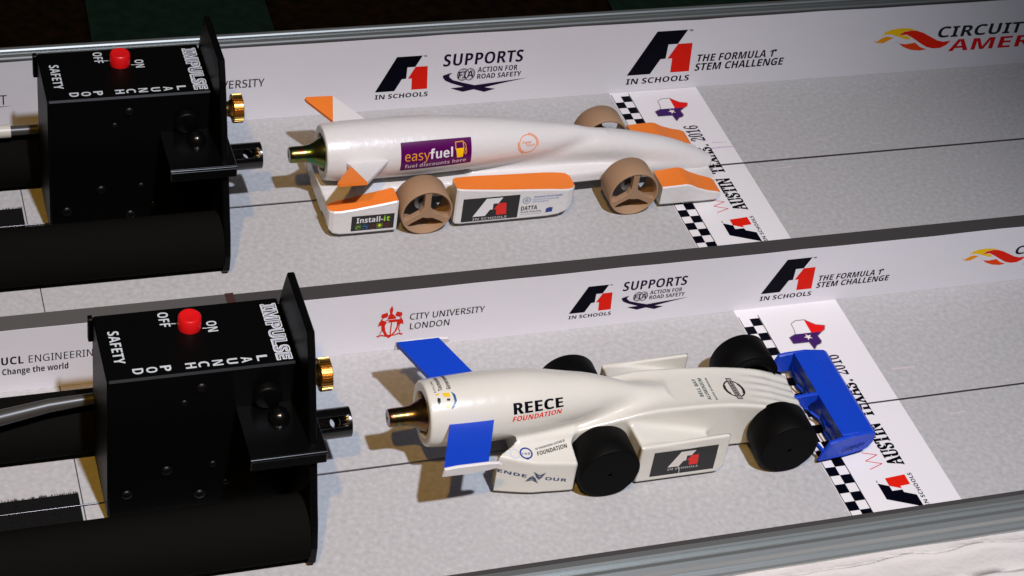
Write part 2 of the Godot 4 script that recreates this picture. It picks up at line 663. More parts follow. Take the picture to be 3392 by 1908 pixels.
func body_a(p: Vector3) -> float:
	var x := p.x
	var y := p.y
	var az := absf(p.z)
	# the fuselage round the gas cartridge
	var yc := look(a_fy, x)
	var d := (sqrt((y - yc) * (y - yc) + az * az) - look(a_fr, x)) * 0.94
	d = smax(d, maxf(-110.5 - x, x - 10.0), 1.2)
	# the flat-topped nose box with its raised rims and flutes at the tip
	var w := look(a_wide, x)
	var top := look(a_top, x)
	var q := az / w
	top -= 1.3 * (1.0 - q * q * q * q)
	if x > 50.0:
		top -= 0.62 * smoothstep(50.0, 70.0, x) * (0.5 + 0.5 * cos(TAU * az / 5.1)) * (1.0 - smoothstep(0.86, 1.0, q))
	var n := smax((y - top) * 0.93, az - w, 2.2)
	n = smax(n, maxf(2.5 - y, maxf(x - 86.5, -63.0 - x)), 1.0)
	d = smin(d, n, 6.0)
	# side pods behind the rear wheels
	if x < -28.0:
		var t := 24.6 + (x + 80.0) * -0.1 + maxf(0.0, 27.0 - az) * 0.28
		var zo := look(a_pod, x)
		var r := smax((y - t) * 0.95, (az - zo) * 0.95, 1.6)
		r = smax(r, maxf(2.5 - y, maxf(x + 40.5, (-80.5 + maxf(0.0, 24.0 - az) * 1.6) - x)), 1.0)
		d = smin(d, r, 5.0)
	# side pods between the wheels with upright end plates
	if x > -22.0 and x < 50.0:
		var tt := clampf((27.6 - az) / 13.0, 0.0, 1.0)
		var u := clampf((x + 9.0) / 42.0, 0.0, 1.0)
		var lift := lerpf(lerpf(25.0, 15.5, u * u), lerpf(28.5, 14.5, u), tt)
		var m := smax((y - lift) * 0.92, maxf(az - 29.6, 10.0 - az), 1.2)
		m = smax(m, maxf(2.5 - y, maxf(x - 33.0 + tt * 2.0, -9.0 - x - tt * 2.5)), 1.4)
		d = smin(d, m, 3.0)
		var e := smax(maxf(az - 29.8, 27.5 - az), maxf((y - 25.0 - u * 1.4), maxf(2.5 - y, maxf(x - 36.6 + maxf(0.0, 6.0 - y) * 0.8, -9.0 - x))), 1.3)
		d = smin(d, e, 1.2)
	# bore for the cartridge
	if x < -80.0:
		d = smax(d, 10.4 - sqrt((y - yc) * (y - yc) + az * az) - maxf(0.0, x + 90.0), 0.8)
	return d


var b_fy := curve([-112, 36, -55, 35.8, -30, 35, -6, 34.3, 16, 33.5, 35, 34.2, 52, 33])
var b_fr := curve([-112, 14.8, -105, 15.7, -85, 16.2, -55, 16, -30, 14.6, -6, 12.4, 16, 9.4, 35, 5.6, 52, 2])
var b_ny := curve([-25, 22, 20, 26.5, 48, 27.3, 63, 25, 79, 21.3, 91, 18.5, 103, 15, 114, 11.2, 121, 9])
var b_nr := curve([-25, 5, 20, 7, 48, 8.5, 63, 8.5, 79, 8.2, 91, 7.6, 103, 6.4, 114, 4.6, 121, 2.4])
var b_wide := curve([-112, 13, -40, 13.5, 50, 13.5, 75, 11.5, 100, 7.5, 118, 3.5])
var b_top := curve([-112, 18.2, 55, 18.3, 80, 15.5, 105, 10.5, 118, 8])
var b_low := curve([-112, 6, -60, 9, -20, 10, 65, 10, 95, 6, 118, 5])

func body_b(p: Vector3) -> float:
	var x := p.x
	var y := p.y
	var az := absf(p.z)
	var yc := look(b_fy, x)
	var d := (sqrt((y - yc) * (y - yc) + az * az) - look(b_fr, x)) * 0.94
	d = smax(d, maxf(-111.0 - x, x - 52.0), 1.0)
	# keel and nose
	var slab := smax((y - look(b_top, x)) * 0.95, (az - look(b_wide, x)) * 0.95, 3.0)
	slab = smax(slab, maxf(look(b_low, x) - y, maxf(x - 117.0, -111.8 - x)), 1.0)
	if x > -30.0:
		var ny := look(b_ny, x)
		var n := (sqrt((y - ny) * (y - ny) + az * az * 0.9) - look(b_nr, x)) * 0.92
		n = smax(n, maxf(x - 120.5, -25.0 - x), 1.5)
		slab = smin(slab, n, 8.0)
	# the deck widens at the tail, towards the side pods
	var r := smax(maxf(y - 18.2, 7.0 - y), maxf(az - 22.0, maxf(x + 75.0, -111.8 - x)), 1.0)
	slab = smin(slab, r, 1.5)
	var s := smax(maxf(y - 17.2, 7.0 - y), maxf(az - 20.0, maxf(x - 26.0, -40.0 - x)), 1.0)
	slab = smin(slab, s, 1.5)
	d = smin(d, slab, 2.5)
	if x < -80.0:
		d = smax(d, 10.4 - sqrt((y - yc) * (y - yc) + az * az) - maxf(0.0, x + 90.0), 0.8)
	return d


# ---------------------------------------------------------------- printed logos (millimetres of the large banner)

var BLACK := ink_color(12, 11, 14)
var RED := ink_color(214, 30, 20)
var NAVY := ink_color(30, 18, 48)
var WHITE := Color(0.72, 0.72, 0.74)

# slanted letter and square numeral with the words underneath; (0, 0) is the foot of the slanted letter
func challenge_logo(i: Ink, first: Color, second: Color, words: Color, mark := true) -> void:
	i.poly(V2([0, 0, 14.4, 30.6, 34.2, 30.6, 29.4, 20.8, 23.3, 20.8, 23.3, 10.6, 20, 10.4, 15, 0]), first)
	i.poly(V2([29.6, 20.8, 39, 20.8, 40.6, 0.2, 28.3, 0.2, 27.6, 10.5, 24.6, 10.5]), second)
	write(i, "IN SCHOOLS", bold, 0.4, -6.6, 41.2, 4.0, words)
	if mark:
		write(i, "TM", bold, 35, 29.3, 2.6, 1.4, first)


func challenge_words(i: Ink) -> void:
	write(i, "THE FORMULA 1", bold, 44, 6.7, 51, 5.2, BLACK, 0.05)
	i.disc(Vector2(96.3, 11.2), Vector2(0.9, 0.9), BLACK)
	write(i, "STEM CHALLENGE", bold, 44.2, 0.2, 59, 5.2, BLACK, 0.05)


func safety_logo(i: Ink) -> void:
	write(i, "SUPPORTS", bold, 0, 0, 48.6, 8.2, NAVY)
	write(i, "ACTION FOR", bold, 21.6, -5.8, 24.6, 3.5, NAVY)
	write(i, "ROAD SAFETY", bold, 21.8, -10.4, 27.2, 3.4, NAVY)
	i.ring(Vector2(12.9, -6.6), Vector2(3.7, 4.3), 0.45, NAVY)
	i.ring(Vector2(17.0, -6.7), Vector2(3.3, 4.3), 0.45, NAVY)
	i.ring(Vector2(12.9, -6.6), Vector2(1.5, 4.3), 0.25, NAVY)
	i.line(V2([12.9, -10.8, 12.9, -2.4]), 0.25, NAVY)
	i.ring(Vector2(16.2, -6.7), Vector2(3.3, 3.6), 0.3, NAVY, -1.3, 1.3)
	write(i, "FIA", bold, 10.0, -9.0, 9.4, 4.6, NAVY)
	i.poly(V2([6.3, -5, 4, -5.2, 0.5, -6.4, 0.8, -7.9, 2.3, -9.9, 6, -12, 11.4, -14.2, 18.6, -16.8, 27.5, -20, 33.9, -18.3, 28, -16.9, 20.8, -14.7, 13.6, -12.4, 7, -10, 4.6, -7.7, 4.6, -6.2]), NAVY)
	i.poly(V2([6.3, -15.8, 14, -18.8, 20, -17.7, 28.6, -16.4, 40.5, -14, 52.7, -12, 42.5, -12.9, 31, -13.8, 21, -14.7, 12.6, -15.4]), NAVY)


func circuit_logo(i: Ink) -> void:
	var yellow := ink_color(236, 190, 18)
	i.poly(V2([5.2, 3.4, 7.5, 6.4, 12.1, 8, 18.7, 8.3, 24.8, 7.6, 29.6, 5.8, 25.2, 6.2, 21.1, 5.9, 17.1, 3.5, 20.2, 3, 23.9, 2.1, 26.7, -0.6, 22.8, -0.1, 18, 1.8, 12.3, 4, 8, 4.6]), yellow)
	i.poly(V2([17.2, 3.2, 20.4, 5.5, 25.3, 6.1, 29.6, 5.6, 34.4, 3.8, 40.5, 0.4, 46.1, -2.7, 50.9, -4.1, 56.1, -3.6, 53.8, -6.6, 50, -8.6, 44.9, -8.7, 39.7, -7.2, 34.6, -4.1, 27.7, 0.5, 22.7, 3.3]), ink_color(216, 38, 18))
	i.poly(V2([15.7, -0.5, 19.4, -3.2, 23.9, -4, 30.5, -3.3, 34.9, -6.8, 40.1, -9, 35.3, -9.6, 28.5, -8.4, 22.7, -5.9]), ink_color(222, 70, 16))
	i.poly(V2([0, 0, 3.1, -0.4, 5.4, 1.6, 8.9, 2.9, 13.9, 1.5, 11, -0.1, 7.7, -1.9, 3.8, -1.6]), ink_color(228, 146, 16))
	write(i, "CIRCUIT OF THE", bold, 45.2, -0.8, 118, 8.1, ink_color(32, 40, 44))
	write(i, "AMERICAS", bold, 56.4, -11.7, 106, 8.6, ink_color(200, 26, 32))


# crest of the university: shield, helmet, two beasts on a scroll
func university_logo(i: Ink) -> void:
	var r := ink_color(206, 40, 26)
	i.poly(V2([-12.4, 1.2, -6.3, 1.2, -5.4, -3, -6.2, -6.6, -8, -9.4, -10, -11.2, -12, -9.4, -13.6, -6, -14, -2.4]), r)
	i.poly(V2([-11.9, -0.6, -9.7, -0.6, -9.7, -8.8, -10.8, -8.6, -12, -6, -12.6, -2.6]), WHITE)
	i.poly(V2([-9.0, -0.6, -6.6, -0.6, -6.4, -3.4, -7.3, -6.6, -9.0, -9.0]), WHITE)
	i.poly(V2([-12.2, 0.6, -10.9, 0.6, -10.9, -0.2, -12.2, -0.2]), WHITE)
	i.poly(V2([-11.8, 1.6, -11, 4.6, -9.9, 5.8, -8.6, 4.4, -7.2, 2.6, -7.4, 1.6]), r)
	i.poly(V2([-10.6, 5.2, -11, 8, -10, 10.6, -9.2, 8.2, -9.4, 5.2]), r)
	for s in [-1.0, 1.0]:
		var m := func(a: Array) -> PackedVector2Array:
			var p := V2(a)
			for k in p.size():
				p[k] = Vector2(-9.6 + (p[k].x + 9.6) * s, p[k].y)
			return p
		i.poly(m.call([-14.9, 5.4, -12, 6.4, -11.4, 4, -12.4, 3, -15, 3.2]), r)
		i.poly(m.call([-14.4, 1.6, -12.6, 0.6, -13.2, -3.6, -15, -1.8, -16.2, -2.6, -15.8, 0.2]), r)
		i.line(m.call([-12.6, 4.2, -14.6, 2, -15.4, 0]), 0.5, r)
		i.line(m.call([-14.2, -3, -13.8, -5.4, -14.8, -7]), 0.5, r)
		i.line(m.call([-16.2, -9, -13.8, -8.6, -11.4, -9.4]), 0.7, r)
		i.line(m.call([-15.6, -9.6, -14.6, -7.6]), 0.4, r)
	write(i, "CITY UNIVERSITY", sans, 0, 0, 39.2, 4.0, BLACK)
	write(i, "LONDON", sans, 0.6, -6.4, 20.6, 4.0, BLACK)


func engineering_logo(i: Ink) -> void:
	write(i, "UCL", bold, 0, 0, 10.4, 4.8, BLACK)
	write(i, "ENGINEERING", sans, 12.8, 0, 34.5, 4.6, BLACK)
	write(i, "Change the world", bold, 0.2, -6.4, 31.2, 3.8, BLACK)


func beam_place(u: float, v: float, w: float) -> Vector3:
	return Vector3(w, v, u)


func rail_profile(near: bool) -> PackedVector2Array:
	var p := V2([106.6, 28, 106.6, 49.2, 107.1, 50, 109.9, 50, 110.6, 49.2, 110.6, 46.6, 114.0, 46.6, 114.0, 49.2, 114.6, 50, 116.4, 50, 117.6, 49.6, 118.5, 48.6, 118.8, 46.8, 118.3, 44.6, 117.6, 43, 119.4, 42.4, 120.1, 41.5, 119.8, 40.2, 117.6, 39.6, 117.6, 28])
	if not near:
		for i in p.size():
			p[i].x = -187.6 - p[i].x
	return p


func ragged(x0: float, x1: float, y0: float, y1: float, amount: float) -> PackedVector2Array:
	var p := PackedVector2Array([Vector2(x0, y0), Vector2(x1, y0)])
	var n := 90
	for i in n + 1:
		p.append(Vector2(lerpf(x1, x0, float(i) / n), y1 + (rng.randf() - 0.5) * amount * (2.6 if rng.randf() < 0.12 else 1.0)))
	return p


func add_track() -> void:
	var along := func(u: float, v: float, w: float) -> Vector3: return Vector3(w, v, u)
	# lanes: two sheets each, with a butt joint left of the launch pods
	for lane in 2:
		var z0 := -88.4 if lane == 0 else -290.9
		var z1 := 103.4 if lane == 0 else -98.6
		var root := Node3D.new()
		root.name = numbered("track_floor")
		add_child(root)
		root.set_meta("kind", "structure")
		root.set_meta("label", "pale mottled grey floor of the %s lane" % ["near", "far"][lane])
		for s in 2:
			var g := Geo.new()
			g.box(Vector3(-700 if s == 0 else -264.5, -3, z0), Vector3(-264.95 if s == 0 else 1100, 0, z1), 0.15)
			part("panel", g, M["lane paper"], root)
		# faint smears of marker left by earlier runs
		var ink := Ink.new()
		for k in (4 if lane == 0 else 7):
			var x := rng.randf_range(152, 330)
			var z := rng.randf_range(-40, 55) if lane == 0 else rng.randf_range(-255, -165)
			ink.line(V2([x, z, x + rng.randf_range(4, 14), z + rng.randf_range(-0.5, 0.5)]), rng.randf_range(0.4, 0.9), Color(0.60, 0.50, 0.58))
		lay(ink, "marker_smear", root, Vector3.ZERO, Vector3(1, 0, 0), Vector3(0, 0, 1), M["ink"], 0.05, -1.0)

	# wall on the far side: board, printed paper, aluminium rail
	var wall := thing("side_wall", "low white banner wall with an aluminium rail along the far lane", "track wall", Vector3(0, 0, -290.5))
	var g := Geo.new()
	g.box(Vector3(-700, -3, -3.9), Vector3(1100, 48.6, -0.25), 0.2)
	part("board", g, M["dark board"], wall)
	g = Geo.new()
	g.prism(ragged(-700, 1100, 0.05, 49.7, 0.5), -0.2, 0.0, func(u: float, v: float, w: float) -> Vector3: return Vector3(u, v, w))
	var paper := part("banner", g, M["banner paper"], wall)
	g = Geo.new()
	g.prism(rail_profile(false), -700, 1100, func(u: float, v: float, w: float) -> Vector3: return Vector3(w, v, u + 290.5))
	part("rail", g, M["aluminium"], wall)
	banner_prints(paper, 1)

	# wall between the lanes
	wall = thing("divider_wall", "low wall between the two lanes with a white printed banner facing front", "track wall", Vector3(0, 0, -93.5))
	g = Geo.new()
	g.box(Vector3(-700, -3, -5.5), Vector3(-182.6, 38.6, 5.2), 0.3)
	part("board", g, M["grey board"], wall)
	g = Geo.new()
	g.box(Vector3(-182.4, -3, -5.2), Vector3(1100, 38.3, 5.2), 0.3)
	part("board", g, M["dark board"], wall)
	g = Geo.new()
	g.box(Vector3(-184.2, 30, -5.6), Vector3(-180.0, 38.85, 5.3), 0.1)
	part("joint_tape", g, M["brown tape"], wall)
	g = Geo.new()
	g.prism(ragged(-700, 1100, 0.05, 38.7, 0.35), 5.3, 5.5, func(u: float, v: float, w: float) -> Vector3: return Vector3(u, v, w))
	paper = part("banner", g, M["banner paper"], wall)
	banner_prints(paper, 0)

	# rail on the near side
	wall = thing("side_rail", "grooved aluminium rail with a dark inner board along the near lane", "track rail", Vector3(0, 0, 103))
	g = Geo.new()
	g.box(Vector3(-700, -3, 0.3), Vector3(1100, 48.6, 3.5), 0.2)
	part("board", g, M["dark board"], wall)
	g = Geo.new()
	g.prism(rail_profile(true), -700, 1100, func(u: float, v: float, w: float) -> Vector3: return Vector3(w, v, u - 103.0))
	part("rail", g, M["aluminium"], wall)


func banner_prints(paper: Node3D, far: int) -> void:
	var zz := 0.0 if far else 5.5
	var k := 1.0 if far else 0.735
	var put := func(i: Ink, called: String) -> void:
		lay(i, called, paper, Vector3(0, 0, zz), Vector3(1, 0, 0), Vector3(0, 1, 0), M["ink"], 0.04)
	var i := Ink.new()
	i.at(Vector2(-347, 23.6) if far else Vector2(-291.4, 17.5), k * (1.0 if far else 1.34))
	engineering_logo(i)
	put.call(i, "engineering_logo")
	i = Ink.new()
	i.at(Vector2(-175.5, 23.0) if far else Vector2(-92.2, 19.0), 1.32 if far else 1.0)
	university_logo(i)
	put.call(i, "university_logo")
	if far:
		i = Ink.new()
		write(i, "RESEARCH PROJECT", sans, -330, 22.3, 64.2, 6.4, BLACK)
		i.poly(V2([-330, 19.6, -275, 20.2, -263, 21.5, -275, 21.0]), BLACK)
		put.call(i, "research_logo")
	for s in [[-58.3, 13.0, -6.2, 11.0, 0.775], [98.6, 12.2, 102.8, 10.2, 1.0]]:
		i = Ink.new()
		i.at(Vector2(s[0] if far else s[2], s[1] if far else s[3]), k * s[4])
		challenge_logo(i, BLACK, RED, BLACK)
		if s[4] == 1.0:
			challenge_words(i)
		put.call(i, "challenge_logo")
	i = Ink.new()
	i.at(Vector2(-18.7, 28.0) if far else Vector2(21.6, 22.8), k)
	safety_logo(i)
	put.call(i, "safety_logo")
	i = Ink.new()
	i.at(Vector2(261.4, 25.2) if far else Vector2(221.6, 19.7), k)
	circuit_logo(i)
	put.call(i, "circuit_logo")


# printed paper strip across a lane: chequers, map, lettering. Written for the far lane.
func add_strip(lane: int) -> void:
	var t := thing("starting_strip", ["white printed starting strip with chequers lying across the near lane, under the blue nose wing", "white printed starting strip with chequers lying across the far lane, under the orange nose pods"][lane], "paper strip", Vector3(0, 0, 0 if lane == 0 else -205.7), "printed strips across the lanes")
	var dz := 205.7
	var g := Geo.new()
	var x1 := 149.6 if lane == 0 else 146.2
	g.box(Vector3(89.0, 0.02, -88.3 if lane == 0 else -84.6), Vector3(x1, 0.22, 102.8 if lane == 0 else 106.6), 0.05)
	part("sheet", g, M["strip paper"], t)
	var i := Ink.new()
	var cell := 5.87
	for r in 33:
		var z := -286.0 + r * cell
		i.rect(89.7 if r % 2 else 95.2, z + dz, 5.5, cell, BLACK)
	i.rect(100.7, -288 + dz, 0.28, 195, BLACK)
	i.rect(89.4, -288 + dz, 0.25, 195, BLACK)
	lay(i, "chequer_band", t, Vector3(0, 0.22, 0), Vector3(1, 0, 0), Vector3(0, 0, 1), M["ink"], 0.05, -1.0)
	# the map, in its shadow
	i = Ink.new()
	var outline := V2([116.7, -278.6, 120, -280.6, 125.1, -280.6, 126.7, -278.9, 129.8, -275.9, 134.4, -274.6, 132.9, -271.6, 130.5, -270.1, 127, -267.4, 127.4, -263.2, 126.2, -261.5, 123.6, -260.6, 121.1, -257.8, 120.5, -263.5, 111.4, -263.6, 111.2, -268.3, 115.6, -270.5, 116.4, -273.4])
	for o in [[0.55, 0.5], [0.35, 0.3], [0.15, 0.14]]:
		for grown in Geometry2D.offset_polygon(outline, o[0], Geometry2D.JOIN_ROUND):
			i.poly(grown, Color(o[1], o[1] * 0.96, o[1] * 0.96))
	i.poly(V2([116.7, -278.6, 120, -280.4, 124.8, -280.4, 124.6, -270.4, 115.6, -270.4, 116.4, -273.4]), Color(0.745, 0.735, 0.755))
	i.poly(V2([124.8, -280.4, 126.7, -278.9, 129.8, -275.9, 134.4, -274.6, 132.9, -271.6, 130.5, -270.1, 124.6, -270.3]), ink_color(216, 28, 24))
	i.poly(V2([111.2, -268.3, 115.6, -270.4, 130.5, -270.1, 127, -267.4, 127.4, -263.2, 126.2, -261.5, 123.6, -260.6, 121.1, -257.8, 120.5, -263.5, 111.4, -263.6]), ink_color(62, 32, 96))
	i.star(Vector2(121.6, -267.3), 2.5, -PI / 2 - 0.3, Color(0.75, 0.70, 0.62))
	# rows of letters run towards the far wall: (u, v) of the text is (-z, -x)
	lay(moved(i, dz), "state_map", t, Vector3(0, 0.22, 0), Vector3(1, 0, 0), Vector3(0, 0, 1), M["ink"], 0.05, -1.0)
	i = Ink.new()
	for d in [Vector2(-0.28, 0), Vector2(0.28, 0), Vector2(0, 0.12)]:
		i.at(d)
		write(i, "AUSTIN", serif_bold, 170.2, -131.8, 29.6, 8.7, BLACK)
		write(i, "TEXAS", serif_bold, 204.7, -131.8, 25.2, 8.7, BLACK)
	i.at(Vector2.ZERO)
	i.poly(V2([231.2, -131.6, 232.6, -131.6, 232.6, -129.8, 231.2, -130.2]), BLACK)
	write(i, "2016", serif_bold, 236.4, -131.6, 15.4, 9.0, NAVY)
	# the split across the middle of the letters
	for k in 14:
		i.rect(170.6 + k * 4.35, -127.65, 2.1, 0.42, Color(0.745, 0.735, 0.755))
	lay(i, "place_lettering", t, Vector3(0, 0.22, dz), Vector3(0, 0, -1), Vector3(-1, 0, 0), M["ink"], 0.05)
	i = Ink.new()
	i.line(V2([181.3, -113.0, 178.6, -120.2, 175.6, -112.6, 172.4, -120.2, 169.8, -112.4]), 0.45, ink_color(206, 28, 34))
	lay(i, "red_lettering", t, Vector3(0, 0.22, dz), Vector3(0, 0, -1), Vector3(-1, 0, 0), M["ink"], 0.05)
	i = Ink.new()
	i.at(Vector2(141.4, -128.4), 0.545)
	challenge_logo(i, BLACK, RED, BLACK)
	lay(i, "challenge_logo", t, Vector3(0, 0.22, dz), Vector3(0, 0, -1), Vector3(-1, 0, 0), M["ink"], 0.05)
	if lane == 1:
		i = Ink.new()
		i.line(V2([132.4, -228.4, 138, -228.9, 145.9, -228.5]), 0.55, Color(0.50, 0.27, 0.56))
		i.line(V2([134.6, -233.9, 143.6, -233.4]), 0.6, Color(0.66, 0.49, 0.62))
		lay(moved(i, dz), "marker_smear", t, Vector3(0, 0.22, 0), Vector3(1, 0, 0), Vector3(0, 0, 1), M["ink"], 0.05, -1.0)


func moved(i: Ink, dz: float) -> Ink:
	for k in i.t.size():
		i.t[k].y += dz
	return i


func add_wires() -> void:
	for lane in 2:
		var t := thing("guide_wire", ["thin taut guide wire stretched along the near lane", "thin taut guide wire stretched along the far lane"][lane], "wire", Vector3(0, 0, -7.6 if lane == 0 else -211.2), "guide wires of the two lanes")
		var g := Geo.new()
		g.tube(PackedVector3Array([Vector3(-700, 1.3, 0), Vector3(1100, 1.3, 0)]), PackedFloat32Array([0.3, 0.3]), 8)
		part("strand", g, M["wire"], t)


func add_velcro(lane: int) -> void:
	var t := thing("hook_strip", ["black hook-and-loop strip on the floor behind the near launch pod", "black hook-and-loop strip on the floor behind the far launch pod"][lane], "fastener strip", Vector3(-330, 0, -2.5 if lane == 0 else -213), "hook strips behind the pods")
	var g := Geo.new()
	g.box(Vector3(-120, 0.02, -13.5), Vector3(64.0, 0.9, 12), 0.2)
	part("backing", g, M["velcro"], t)
	g = Geo.new()
	for k in 1500:
		var p := Vector3(rng.randf_range(-60, 63.8), 0.8, rng.randf_range(-13.8, 12))
		if rng.randf() < 0.2:
			p.z = -13.6
		var d := Vector3(rng.randf_range(-0.5, 0.5), rng.randf_range(0.5, 1.3), rng.randf_range(-0.9, 0.4))
		g.flat(p, p + Vector3(0.28, 0, 0), p + d, Vector3(0, 1, 1)); g.flat(p, p + Vector3(0, 0, 0.28), p + d, Vector3(1, 1, 0))
	part("hooks", g, M["velcro"], t).set_meta("kind", "stuff")


# ---------------------------------------------------------------- launch pods

func make_pod() -> Node3D:
	var t := thing("launch_pod", "", "launch pod", Vector3(-215, 0, -4.5))
	var g := Geo.new()
	g.box(Vector3(-41, 4, -33.5), Vector3(41, 87.5, 10), 0.9)
	g.box(Vector3(-43, 74, -34.4), Vector3(-40.9, 87.3, -31), 0.4)
	part("housing", g, M["black steel"], t)
	g = Geo.new()
	var p := V2([-20, 112.8, 19.6, 112.8, 24.4, 103, 40.3, 57.4, 47.5, 35.6, 51, 26, 53.4, 14, 52.4, 4, 49.5, 0.1, -58.5, 0.1, -61, 14, -58, 26, -47, 45, -24.4, 103])
	g.prism(p, 41.2, 44.6, beam_place, 0.5)
	part("front_plate", g, M["black steel"], t)
	for z in [[39.5, "base_tube"], [-42.5, "base_tube"]]:
		g = Geo.new()
		var prof := [Vector2(-485, 0), Vector2(-485, 15), Vector2(-485, 15), Vector2(41.2, 15)]
		g.lathe(prof, Vector3(0, 15.05, z[0]), Vector3(1, 0, 0), 40)
		part(z[1], g, M["black foam"], t)
	# round red knob
	g = Geo.new()
	g.lathe([Vector2(0, 5.1), Vector2(5.9, 5.1), Vector2(6.6, 4.4), Vector2(6.6, 4.4), Vector2(6.2, 0)], Vector3(-0.9, 87.5, -19.6), Vector3(0, 1, 0), 36)
	part("safety_knob", g, M["red knob"], t)
	# white lettering on the lid
	var i := Ink.new()
	var w := Color.WHITE
	for ch in [["L", 26.2], ["A", 19.4], ["U", 13.1], ["N", 6.9], ["C", 0.8], ["H", -4.7], ["P", -15.4], ["O", -21.4], ["D", -27.2]]:
		write(i, ch[0], bold, 3.5, ch[1] - 2.35, 3.5, 4.6, w)
	lay(i, "lid_lettering", t, Vector3(0, 87.5, 0), Vector3(0, 0, 1), Vector3(1, 0, 0), M["pod print"], 0.05)
	i = Ink.new()
	write(i, "SAFETY", bold, -21.6, -36.2, 21.0, 4.6, w)
	write(i, "OFF", bold, -30.6, -13.3, 9.6, 4.5, w)
	write(i, "ON", bold, -21.8, 6.6, 7.0, 4.4, w)
	i.line(V2([-22.6, -8.4, -22.4, -5.6]), 0.5, w)
	i.line(V2([-17.6, 4.6, -17.4, 6.2]), 0.5, w)
	lay(i, "safety_lettering", t, Vector3(0, 87.5, 0), Vector3(0, 0, 1), Vector3(1, 0, 0), M["pod print"], 0.05)
	i = Ink.new()
	var lilac := Color(0.40, 0.40, 0.50)
	for d in [Vector2(-0.45, -0.45), Vector2(0.45, -0.45), Vector2(-0.45, 0.45), Vector2(0.45, 0.45), Vector2(0.5, 0), Vector2(-0.5, 0)]:
		i.at(d)
		write(i, "IMPULSE", bold, -28.8, 32.6, 36.2, 6.2, Color(0.60, 0.65, 0.66))
	i.at(Vector2.ZERO)
	write(i, "IMPULSE", bold, -28.8, 32.6, 36.2, 6.2, grey(0.03))
	i.at(Vector2(0.0, 0.35), 1.0, 0.98)
	write(i, "IMPULSE", sans, -28.7, 32.9, 36.0, 6.0, lilac)
	lay(i, "outlined_lettering", t, Vector3(0, 87.5, 0), Vector3(0, 0, 1), Vector3(1, 0, 0), M["ink"], 0.05)
	# bolts on the front face
	for b in [[-0.7, 78.4, 2.6], [-15, 30.4, 2.6], [-32.5, 18.2, 2.6], [0.1, 12.8, 2.6], [5.5, 31, 1.8], [-8, 70.4, 1.8], [12, 18.5, 1.6]]:
		g = Geo.new()
		g.dome(Vector3(b[0], b[1], 10), Vector3(0, 0, 1), b[2], b[2] * 0.55)
		part("bolt", g, M["black satin"], t)
	# round boss, release button standing on the trigger flap with its turned-down lip
	g = Geo.new()
	g.lathe([Vector2(0, 6.3), Vector2(3.6, 6.3), Vector2(4.4, 5.7), Vector2(4.6, 5.0), Vector2(4.6, 0)], Vector3(28, 70.9, 9.6), Vector3(0, 0, 1), 32)
	part("boss", g, M["black steel"], t)
	g = Geo.new()
	g.lathe([Vector2(0, 4.9), Vector2(2.0, 4.7), Vector2(4.2, 3.5), Vector2(5.3, 1.8), Vector2(5.6, 0)], Vector3(31.6, 64.3, 20.0), Vector3(0, 1, 0), 32)
	part("release_button", g, M["black gloss"], t)
	g = Geo.new()
	g.box(Vector3(14.6, 62.8, 9.4), Vector3(48.0, 64.3, 42.6), 0.2)
	g.tube(PackedVector3Array([Vector3(14.6, 63.35, 42.6), Vector3(48.0, 63.35, 42.6)]), PackedFloat32Array([0.95, 0.95]), 12)
	g.box(Vector3(14.6, 57.6, 41.8), Vector3(48.0, 63.3, 43.5), 0.4)
	part("trigger_flap", g, M["black gloss"], t)
	# brass thumb screw
	g = Geo.new()
	g.lathe([Vector2(44.6, 5.4), Vector2(46, 4.2), Vector2(49, 3.5), Vector2(52, 4.2), Vector2(53.2, 5.6), Vector2(53.2, 5.6), Vector2(53.2, 0)], Vector3(0, 68.5, 0), Vector3(1, 0, 0), 32)
	var teeth := PackedVector2Array()
	for k in 34:
		for q in [[0.0, 7.0], [0.22, 7.65], [0.62, 7.65], [0.84, 7.0]]:
			teeth.append(Vector2(0, 68.5) + Vector2.from_angle(TAU * (k + q[0]) / 34) * q[1])
	g.prism(teeth, 53.4, 58.8, beam_place, 0.35)
	part("thumb_screw", g, M["brass"], t)
	# firing tube with a hole through it
	var c := CSGCombiner3D.new()
	c.name = "firing_tube"
	t.add_child(c)
	for s in [[7.1, false, 26.2], [5.4, true, 40.0]]:
		var cyl := CSGCylinder3D.new()
		cyl.name = "tube_bore" if s[1] else "tube_wall"
		cyl.radius = s[0] * MM; cyl.height = s[2] * MM; cyl.sides = 36; cyl.smooth_faces = true
		cyl.operation = CSGShape3D.OPERATION_SUBTRACTION if s[1] else CSGShape3D.OPERATION_UNION
		cyl.rotation.z = PI / 2
		cyl.position = Vector3(44.3 + 12.6 + (6.0 if s[1] else 0.0), 37.0, 0) * MM
		c.add_child(cyl)
	var hole := CSGCylinder3D.new()
	hole.name = "tube_hole"
	hole.radius = 2.5 * MM; hole.height = 30 * MM; hole.sides = 24
	hole.operation = CSGShape3D.OPERATION_SUBTRACTION
	hole.rotation.x = 0.72
	hole.position = Vector3(62.0, 37.0, 0) * MM
	c.add_child(hole)
	c.material_override = M["black gloss"]
	return t


